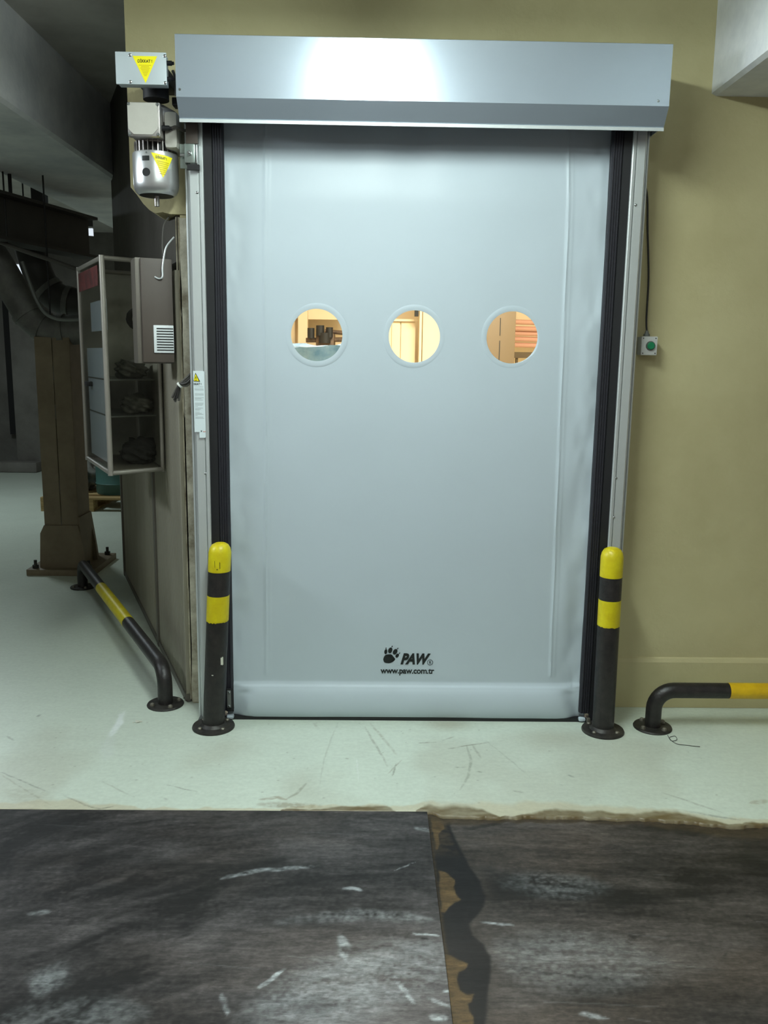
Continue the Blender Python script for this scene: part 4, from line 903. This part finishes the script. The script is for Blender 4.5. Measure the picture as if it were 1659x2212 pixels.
# switch cluster mounted on a rod inside
sw = thing('switch_cluster', 'black hanging cable coil with a red and yellow tag seen inside the clear cabinet', 'cable coil')
b = B()
for k in range(7):
    a = k * .9; pts_ = [(-1.30 + .045 * math.cos(t_) + .006 * math.sin(a), .56 + .012 * math.sin(2 * t_ + a), 1.76 + .045 * math.sin(t_) + .005 * math.cos(a)) for t_ in [i * PI / 8 for i in range(17)]]; b.tube(pts_, .006, 6)
b.done('coil', 'rag', sw)
b = B(); b.box(-1.262, -1.246, .50, .515, 1.66, 1.69, .002); b.done('red_tag', 'red', sw)
b = B(); b.box(-1.244, -1.224, .51, .525, 1.66, 1.69, .002); b.done('yellow_tag', 'yellow', sw)
b = B(); b.box(-1.262, -1.226, .516, .54, 1.69, 1.745, .003); b.done('holder', 'black', sw)
b = B(); b.tube([(-1.245, .53, 1.74), (-1.245, .53, 2.0)], .004, 6); b.tube([(-1.30, .56, 1.80), (-1.30, .56, 2.0)], .004, 6); b.done('hanging_rod', 'dark', sw)
set_base(sw, (-1.28, .55, 1.66))

# cable bundle at the rail
wb = thing('cable_bundle', 'tied bundle of dark cable ends sticking out beside the warning sticker', 'cable')
for k in range(5):
    o = Vector((random.uniform(-.006, .006), random.uniform(-.012, .012), random.uniform(-.006, .006)))
    P = [at(418, 806 + k * 2, y=-.03), at(402, 820 + k * 3, y=-.03), at(388, 832, y=-.02), at(380 + k * 1.5, 846, y=-.01), at(372 + k * 3, 862 + k % 3 * 3, y=0)]
    b = B(); b.tube(smooth_path([p + o * (1 if i not in (2,) else .4) for i, p in enumerate(P)], 5), .0052, 8); b.done('wire', 'cable_dk' if k % 2 else 'cable', wb)
p = at(388.5, 832, y=-.02); b = B(); b.lathe([(.010, -.004), (.0145, -.004), (.0145, .004), (.010, .004), (.010, -.004)], tuple(p), (1, 0, .9), n=16); b.done('cable_tie', 'tie', wb)
set_base(wb, tuple(at(418, 812, y=-.03)))
# grey conduit down the wall edge
b = B(); b.tube(smooth_path([(-1.04, .13, 2.17), (-1.06, .11, 2.13), (-1.068, .11, 2.05), (-1.066, .11, 2.0)], 5), .003, 6)
tag(b.done('hanging_wire', 'cable', None), 'thin wire hanging from the broken wall edge above the taupe cabinet', 'wire')

# ================================================================== LEFT ROOM BACKGROUND
col = thing('steel_column', 'tan boxed steel column on a bolted base plate behind the left barrier', 'column')
X0, X1, Y0, Y1, ZT = -2.535, -2.29, 2.46, 2.72, 1.70
b = B(); b.box(X0, (X0 + X1) / 2 - .002, Y0, Y1, .05, ZT, .004); b.done('channel', 'colm', col, False)
b = B(); b.box((X0 + X1) / 2 + .002, X1, Y0, Y1, .05, ZT, .004); b.done('channel', 'colm', col, False)
for k in range(6):
    if k != 3: b = B(); b.box((X0 + X1) / 2 - .0015, (X0 + X1) / 2 + .0015, Y0 + .002, Y0 + .02, .05 + k * .27, .05 + k * .27 + .1); b.done('weld', 'duct', col, False)
b = B(); b.box(X0 - .12, X1 + .12, Y0 - .08, Y1 + .22, .0, .045, .003); b.done('base_plate', 'colm', col)
for sy in (Y0 - .012, Y1):
    b = B(); b.prism([(X0 - .045, .045), (X1 + .045, .045), (X1 + .03, .2), (X1, .36), (X0, .36), (X0 - .03, .3)], sy, sy + .012, 'xz'); b.done('gusset', 'colm', col, False)
b = B(); b.prism([(Y0, .045), (Y1 + .13, .045), (Y1 + .11, .12), (Y1, .42), (Y0, .42)], X1, X1 + .012, 'yz'); b.done('gusset', 'colm', col, False)
for px_, py_ in ((X0 - .07, Y0 - .03), (X1 + .07, Y0 - .03), (X1 + .07, Y1 + .16), (X0 - .07, Y1 + .16)):
    b = B(); b.cyl((px_, py_, .045), (px_, py_, .07), .022, n=6).cyl((px_, py_, .07), (px_, py_, .105), .011, n=10); b.done('anchor_bolt', 'flange', col, False)
set_base(col, ((X0 + X1) / 2, (Y0 + Y1) / 2, 0))
def duct(name, px, y, r, m, label, cat, rings=(), ysl=0.0, hang=2):
    t = thing(name, label, cat); P = [at(a, c, y=y + ysl * i) for i, (a, c) in enumerate(px)]; sm = smooth_path(P, 6)
    b = B(); b.tube(sm, r, 24); b.done('pipe', m, t)
    for k in rings:
        d = (sm[min(k + 1, len(sm) - 1)] - sm[k - 1]).normalized(); b = B(); b.tube([sm[k] - d * .02, sm[k] + d * .02], r * 1.1, 24); b.done('collar', 'duct', t)
    k = hang; top_ = 2.74 if -2.6 < sm[k].x < -1.9 else 3.2
    b = B(); b.cyl(tuple(sm[k] + Vector((0, 0, r * .9))), (sm[k].x, sm[k].y, top_), .006, n=8); b.done('hanger_rod', 'dark', t)
    set_base(t, tuple(P[0])); return t
duct('ventilation_duct', [(-60, 490), (-10, 560), (38, 640), (72, 690), (112, 712), (165, 712), (245, 708)], 2.55, .105, 'duct', 'fat grey duct bending over the top of the tan column', 'duct', (16, 21, 27))
duct('ventilation_duct', [(48, 470), (72, 560), (98, 620), (140, 650), (200, 655), (290, 655)], 3.0, .11, 'duct_dk', 'darker bent duct behind the fat grey duct', 'duct', (13, 19))
duct('conduit', [(0, 523), (60, 545), (120, 565), (170, 583)], 2.2, .014, 'cable', 'thin conduit sloping across the dark left room under the girder', 'conduit')
duct('conduit', [(48, 565), (62, 605), (80, 650), (100, 678), (130, 690), (175, 690)], 2.3, .012, 'alu_dull', 'thin bright pipe curving in front of the ducts', 'pipe', hang=20)
gA = at(-60, 455, z=2.45); gB = at(190, 515, z=2.45)
t = thing('pipe_girder', 'dark steel girder crossing the left room under the ceiling beam', 'girder'); d = (gB - gA).normalized(); L_ = (gB - gA).length
gm_ = Matrix.Translation(gA) @ Matrix.Rotation(math.atan2(d.y, d.x), 4, 'Z')
for (y0, y1, z0, z1, nm) in ((-.09, .09, .13, .15, 'flange'), (-.09, .09, -.15, -.13, 'flange'), (-.008, .008, -.13, .13, 'web')):
    b = B(); b.box(0, L_, y0, y1, z0, z1); b.xf(gm_); b.done(nm, 'duct_dk', t, False)
for q_ in (.3,):
    b = B(); b.cyl(gA + d * L_ * q_ + Vector((0, 0, .15)), gA + d * L_ * q_ + Vector((0, 0, .745)), .012); b.done('hanger_rod', 'dark', t)
set_base(t, tuple(gA))
p = at(82, 455, y=3.6); q_ = at(97, 362, y=3.6); b = B(); b.box(p.x - .05, p.x + .05, 3.6, 3.7, p.z, 3.2); tag(b.done('hanger_post', 'dark', None, False), 'black steel post hanging from the ceiling above the girder', 'post')
# far wall pier with black slot
b = B(); p = at(0, 640, y=8.4); b.box(at(0, 640, y=8.35).x, at(20, 640, y=8.35).x, 8.40, 8.49, .45, 2.4); tag(b.done('wall_slot', 'dark', None, False), 'tall black vertical slot on the far wall at left', 'slot')
b = B(); b.box(at(25, 800, y=8).x, at(88, 800, y=8).x, 8.0, 8.5, 0, 3.2, .02); struct(b.done('pier', 'wall_dim'), 'grey plastered pier at the far end of the left room')
b = B(); b.box(at(90, 800, y=6.5).x, at(98, 800, y=6.5).x, 6.5, 6.58, .1, 2.2); b.box(at(88, 800, y=6.5).x, at(100, 800, y=6.5).x, 6.48, 6.6, 0, .1); tag(b.done('thin_post', 'duct', None, False), 'thin grey post standing behind the tan column', 'post')
# rubble / ledge at the foot of far wall
b = B(); b.box(-6.8, at(95, 1020, y=8).x, 7.75, 7.98, 0, .14, .03); struct(b.done('trim_2', 'wall_dim'), 'low concrete kerb at the foot of the far wall')
# pallet with drum and carton
pa = thing('wooden_pallet', 'wooden pallet on the floor behind the tan column', 'pallet'); x0, x1, y0, y1 = -3.52, -2.55, 4.95, 5.95
for k in range(5): b = B(); yy = y0 + k * (y1 - y0 - .12) / 4; b.box(x0, x1, yy, yy + .12, .122, .144, .003); b.done('deck_board', 'wood', pa)
for k in range(3):
    xx = x0 + k * (x1 - x0 - .1) / 2; b = B(); b.box(xx, xx + .1, y0, y1, .1, .1215, .002); b.done('stringer_board', 'wood', pa)
    b = B(); b.box(xx, xx + .1, y0, y1, .0, .021, .002); b.done('runner_board', 'wood', pa)
    for j in range(3): yy = y0 + j * (y1 - y0 - .14) / 2; b = B(); b.box(xx, xx + .1, yy, yy + .14, .0215, .0995, .004); b.done('block', 'wood', pa)
set_base(pa, ((x0 + x1) / 2, y0, 0))
dr = thing('drum', 'teal plastic drum standing on the wooden pallet', 'drum')
b = B(); b.lathe([(0, 0), (.19, 0), (.2, .02), (.2, .1), (.207, .11), (.2, .12), (.2, .3), (.207, .31), (.2, .32), (.2, .5), (.17, .55), (0, .56)], (-2.85, 5.3, .145), n=36); b.done('body', 'teal', dr)
b = B(); b.lathe([(.05, 0), (.05, .03), (0, .03)], (-2.85, 5.3, .70), n=20); b.done('lid', 'black', dr)
set_base(dr, (-2.85, 5.3, .145))
lump('sack', (-3.28, 5.45, .146), .2, 'bag', 'pale sack slumped on the pallet beside the teal drum', 'sack', (1, 1, .8), 11)
# lamps far back, seen between the pipes
for i, (px, py, w_) in enumerate(((42, 578, .10), (64, 592, .12), (70, 640, .06), (2, 625, .05))):
    p = at(px, py, y=7.4); t = thing('ceiling_lamp', ['upper left of the small white lamps glowing between the ducts', 'larger small white lamp glowing between the two ducts', 'lowest of the small white lamps glowing between the ducts', 'small white lamp at the left edge of the picture above the duct'][i], 'lamp')
    b = B(); b.box(p.x - w_, p.x + w_, 7.4, 7.5, p.z - .04, p.z + .04, .01); b.done('diffuser', 'lampglow', t); b = B(); b.box(p.x - w_ * .9, p.x + w_ * .9, 7.42, 7.48, p.z + .0405, p.z + .06); b.done('housing', 'duct', t)
    b = B(); b.cyl((p.x, 7.45, p.z + .06), (p.x, 7.45, 3.2), .006, n=8); b.done('hanger_rod', 'duct', t); set_base(t, tuple(p))
sk = thing('skylight_panel', 'small bright white panel glimpsed above the clear cabinet in the dark', 'light panel'); P = [at(*q_, y=7.0) for q_ in ((165, 494), (199, 493), (200, 509), (188, 508))]
b = B(); b.prism([(p.x, p.z) for p in P], 7.0, 7.04, 'xz'); b.done('panel', 'lampglow', sk, False)
b = B(); b.box(P[0].x, P[1].x, 7.005, 7.035, P[0].z + .03, 3.2); b.done('frame', 'duct_dk', sk, False); set_base(sk, tuple(P[0]))

# ================================================================== WARM ROOM seen through the round windows
b = B(); b.box(-.95, 2.6, 4.6, 4.7, 0, 3.2); b.box(2.5, 2.6, .3, 4.6, 0, 3.2); b.box(-.98, -.86, .302, 4.6, 0, 3.2); struct(b.done('wall_inner', 'cream', smooth=False))
def wx(px, y): return at(px, 728, y=y).x
def wz(py, y): return at(890, py, y=y).z
# middle window: cream locker with recessed seams
lk = thing('cream_locker', 'cream panelled locker seen through the middle round window', 'locker'); Y = 4.0
b = B(); b.box(wx(825, Y), wx(896, Y), Y, Y + .4, 0, wz(693, Y), .004); b.done('body', 'cream', lk)
for a, c in ((846, 864), (866, 897)): b = B(); b.box(wx(a, Y), wx(c, Y), Y - .02, Y - .001, .1, wz(696, Y), .003); b.done('door_leaf', 'cream', lk)
b = B(); b.box(wx(838, Y), wx(900, Y), Y - .05, Y - .021, wz(695, Y), wz(690, Y)); b.done('top_rail', 'cream', lk)
set_base(lk, (.2, Y, 0))
b = B(); b.box(wx(903, Y), wx(908, Y), Y - .2, Y - .1, 0, 3.2); b.box(wx(911, Y), wx(975, Y), Y - .14, Y - .1, 0, 3.2); tag(b.done('cream_partition', 'cream', None, False), 'cream partition beside the locker, in right half of the middle window', 'partition')
b = B(); b.box(wx(895, 3.8), wx(903, 3.8), 3.8, 3.86, wz(683, 3.8), wz(668, 3.8) + .06); b.box(wx(898, 3.8), wx(899.5, 3.8), 3.82, 3.84, wz(668, 3.8) + .06, 3.2); tag(b.done('black_bracket', 'dark', None, False), 'small black bracket at the top of the middle round window', 'bracket')
# right window: brown cabinet and pipes
bc = thing('brown_cabinet', 'brown cabinet with black slit handles seen through the right round window', 'cabinet'); Y = 3.0
b = B(); b.box(wx(1040, Y), wx(1113, Y), Y, Y + .5, 0, 2.4, .004); b.done('body', 'brown', bc)
for z0, z1 in ((722, 684), (775, 733)): b = B(); b.box(wx(1079, Y), wx(1080.5, Y), Y - .004, Y, wz(z0, Y), wz(z1, Y)); b.done('slit_handle', 'dark', bc, False)
set_base(bc, (wx(1080, Y), Y, 0))
for i, py in enumerate((692, 706, 716, 728, 741)):
    b = B(); b.cyl((wx(1112, 4.2), 4.2 + i * .03, wz(py, 4.2)), (2.4, 4.2 + i * .03, wz(py, 4.2) - .02), .022, n=14)
    tag(b.done('orange_pipe', 'copper', None), ['topmost', 'second from top', 'middle', 'second from bottom', 'lowest'][i] + ' orange pipe in the right round window', 'pipe', 'orange pipes behind the right window')
b = B(); b.box(wx(1110, 3.9), 2.3, 3.9, 4.0, wz(770, 3.9), wz(757, 3.9)); b.box(wx(1118, 3.9), wx(1122, 3.9), 3.92, 3.98, 0, wz(770, 3.9)); b.box(2.2, 2.25, 3.92, 3.98, 0, wz(770, 3.9)); tag(b.done('workbench', 'brown', None, False), 'brown bench edge at the bottom of the right round window', 'bench')
# left window: cream frame, machine, wrapped bundle
b = B(); Y = 4.1
b.box(wx(644, Y), wx(664, Y), Y, Y + .1, 0, 3.2); b.box(wx(640, Y), wx(760, Y), Y + .1, Y + .2, wz(692, Y), 3.2); tag(b.done('cream_doorway', 'cream', None, False), 'cream door frame seen in the left round window', 'frame')
mc = thing('machine', 'brown machine with pipes seen in the middle of the left round window', 'machine'); Y = 3.8
b = B(); b.box(wx(682, Y), wx(722, Y), Y, Y + .25, 0, wz(722, Y), .02); b.done('body', 'machine', mc)
b = B()
for k, (a, py, r_) in enumerate(((672, 712, .03), (692, 706, .035), (712, 710, .03), (702, 722, .05))): b.cyl((wx(a, Y), Y - .02, wz(py + 22, Y)), (wx(a, Y), Y - .02, wz(py, Y)), r_, n=14)
b.done('cylinder', 'dark', mc)
b = B(); b.cyl((wx(660, Y), Y + .05, wz(738, Y)), (wx(755, Y), Y + .05, wz(735, Y)), .02, n=12); b.cyl((wx(700, Y), Y + .1, wz(717, Y)), (wx(755, Y), Y + .1, wz(722, Y)), .018, n=12); b.done('pipe', 'machine', mc)
set_base(mc, (wx(702, Y), Y, 0))
wbn = thing('wrapped_bundle', 'blue plastic wrapped load filling the bottom of the left round window', 'bundle'); Y = 1.2
cx_ = (wx(640, Y) + wx(735, Y)) / 2; zt = wz(749, Y)
b = B(); bmesh.ops.create_cube(b.bm, size=1.0); bmesh.ops.subdivide_edges(b.bm, edges=b.bm.edges[:], cuts=14, use_grid_fill=True)
for v in b.bm.verts:
    v.co = Vector((cx_ + v.co.x * .62, Y + .3 + v.co.y * .5, (zt + .16) / 2 + v.co.z * (zt - .16)))
    k_ = vnoise(np.array([v.co.x * 1.0]), np.array([v.co.z + v.co.y]), 9, 301, 2)[0] - .5; v.co += Vector((k_ * .02, k_ * .06, k_ * .05 * (1 if v.co.z > 1 else 0)))
b.done('load', 'wrap', wbn)
b = B(); b.box(cx_ - .32, cx_ + .32, Y + .02, Y + .6, 0, .12, .004); b.done('skid', 'wood', wbn); set_base(wbn, (cx_, Y + .3, 0))
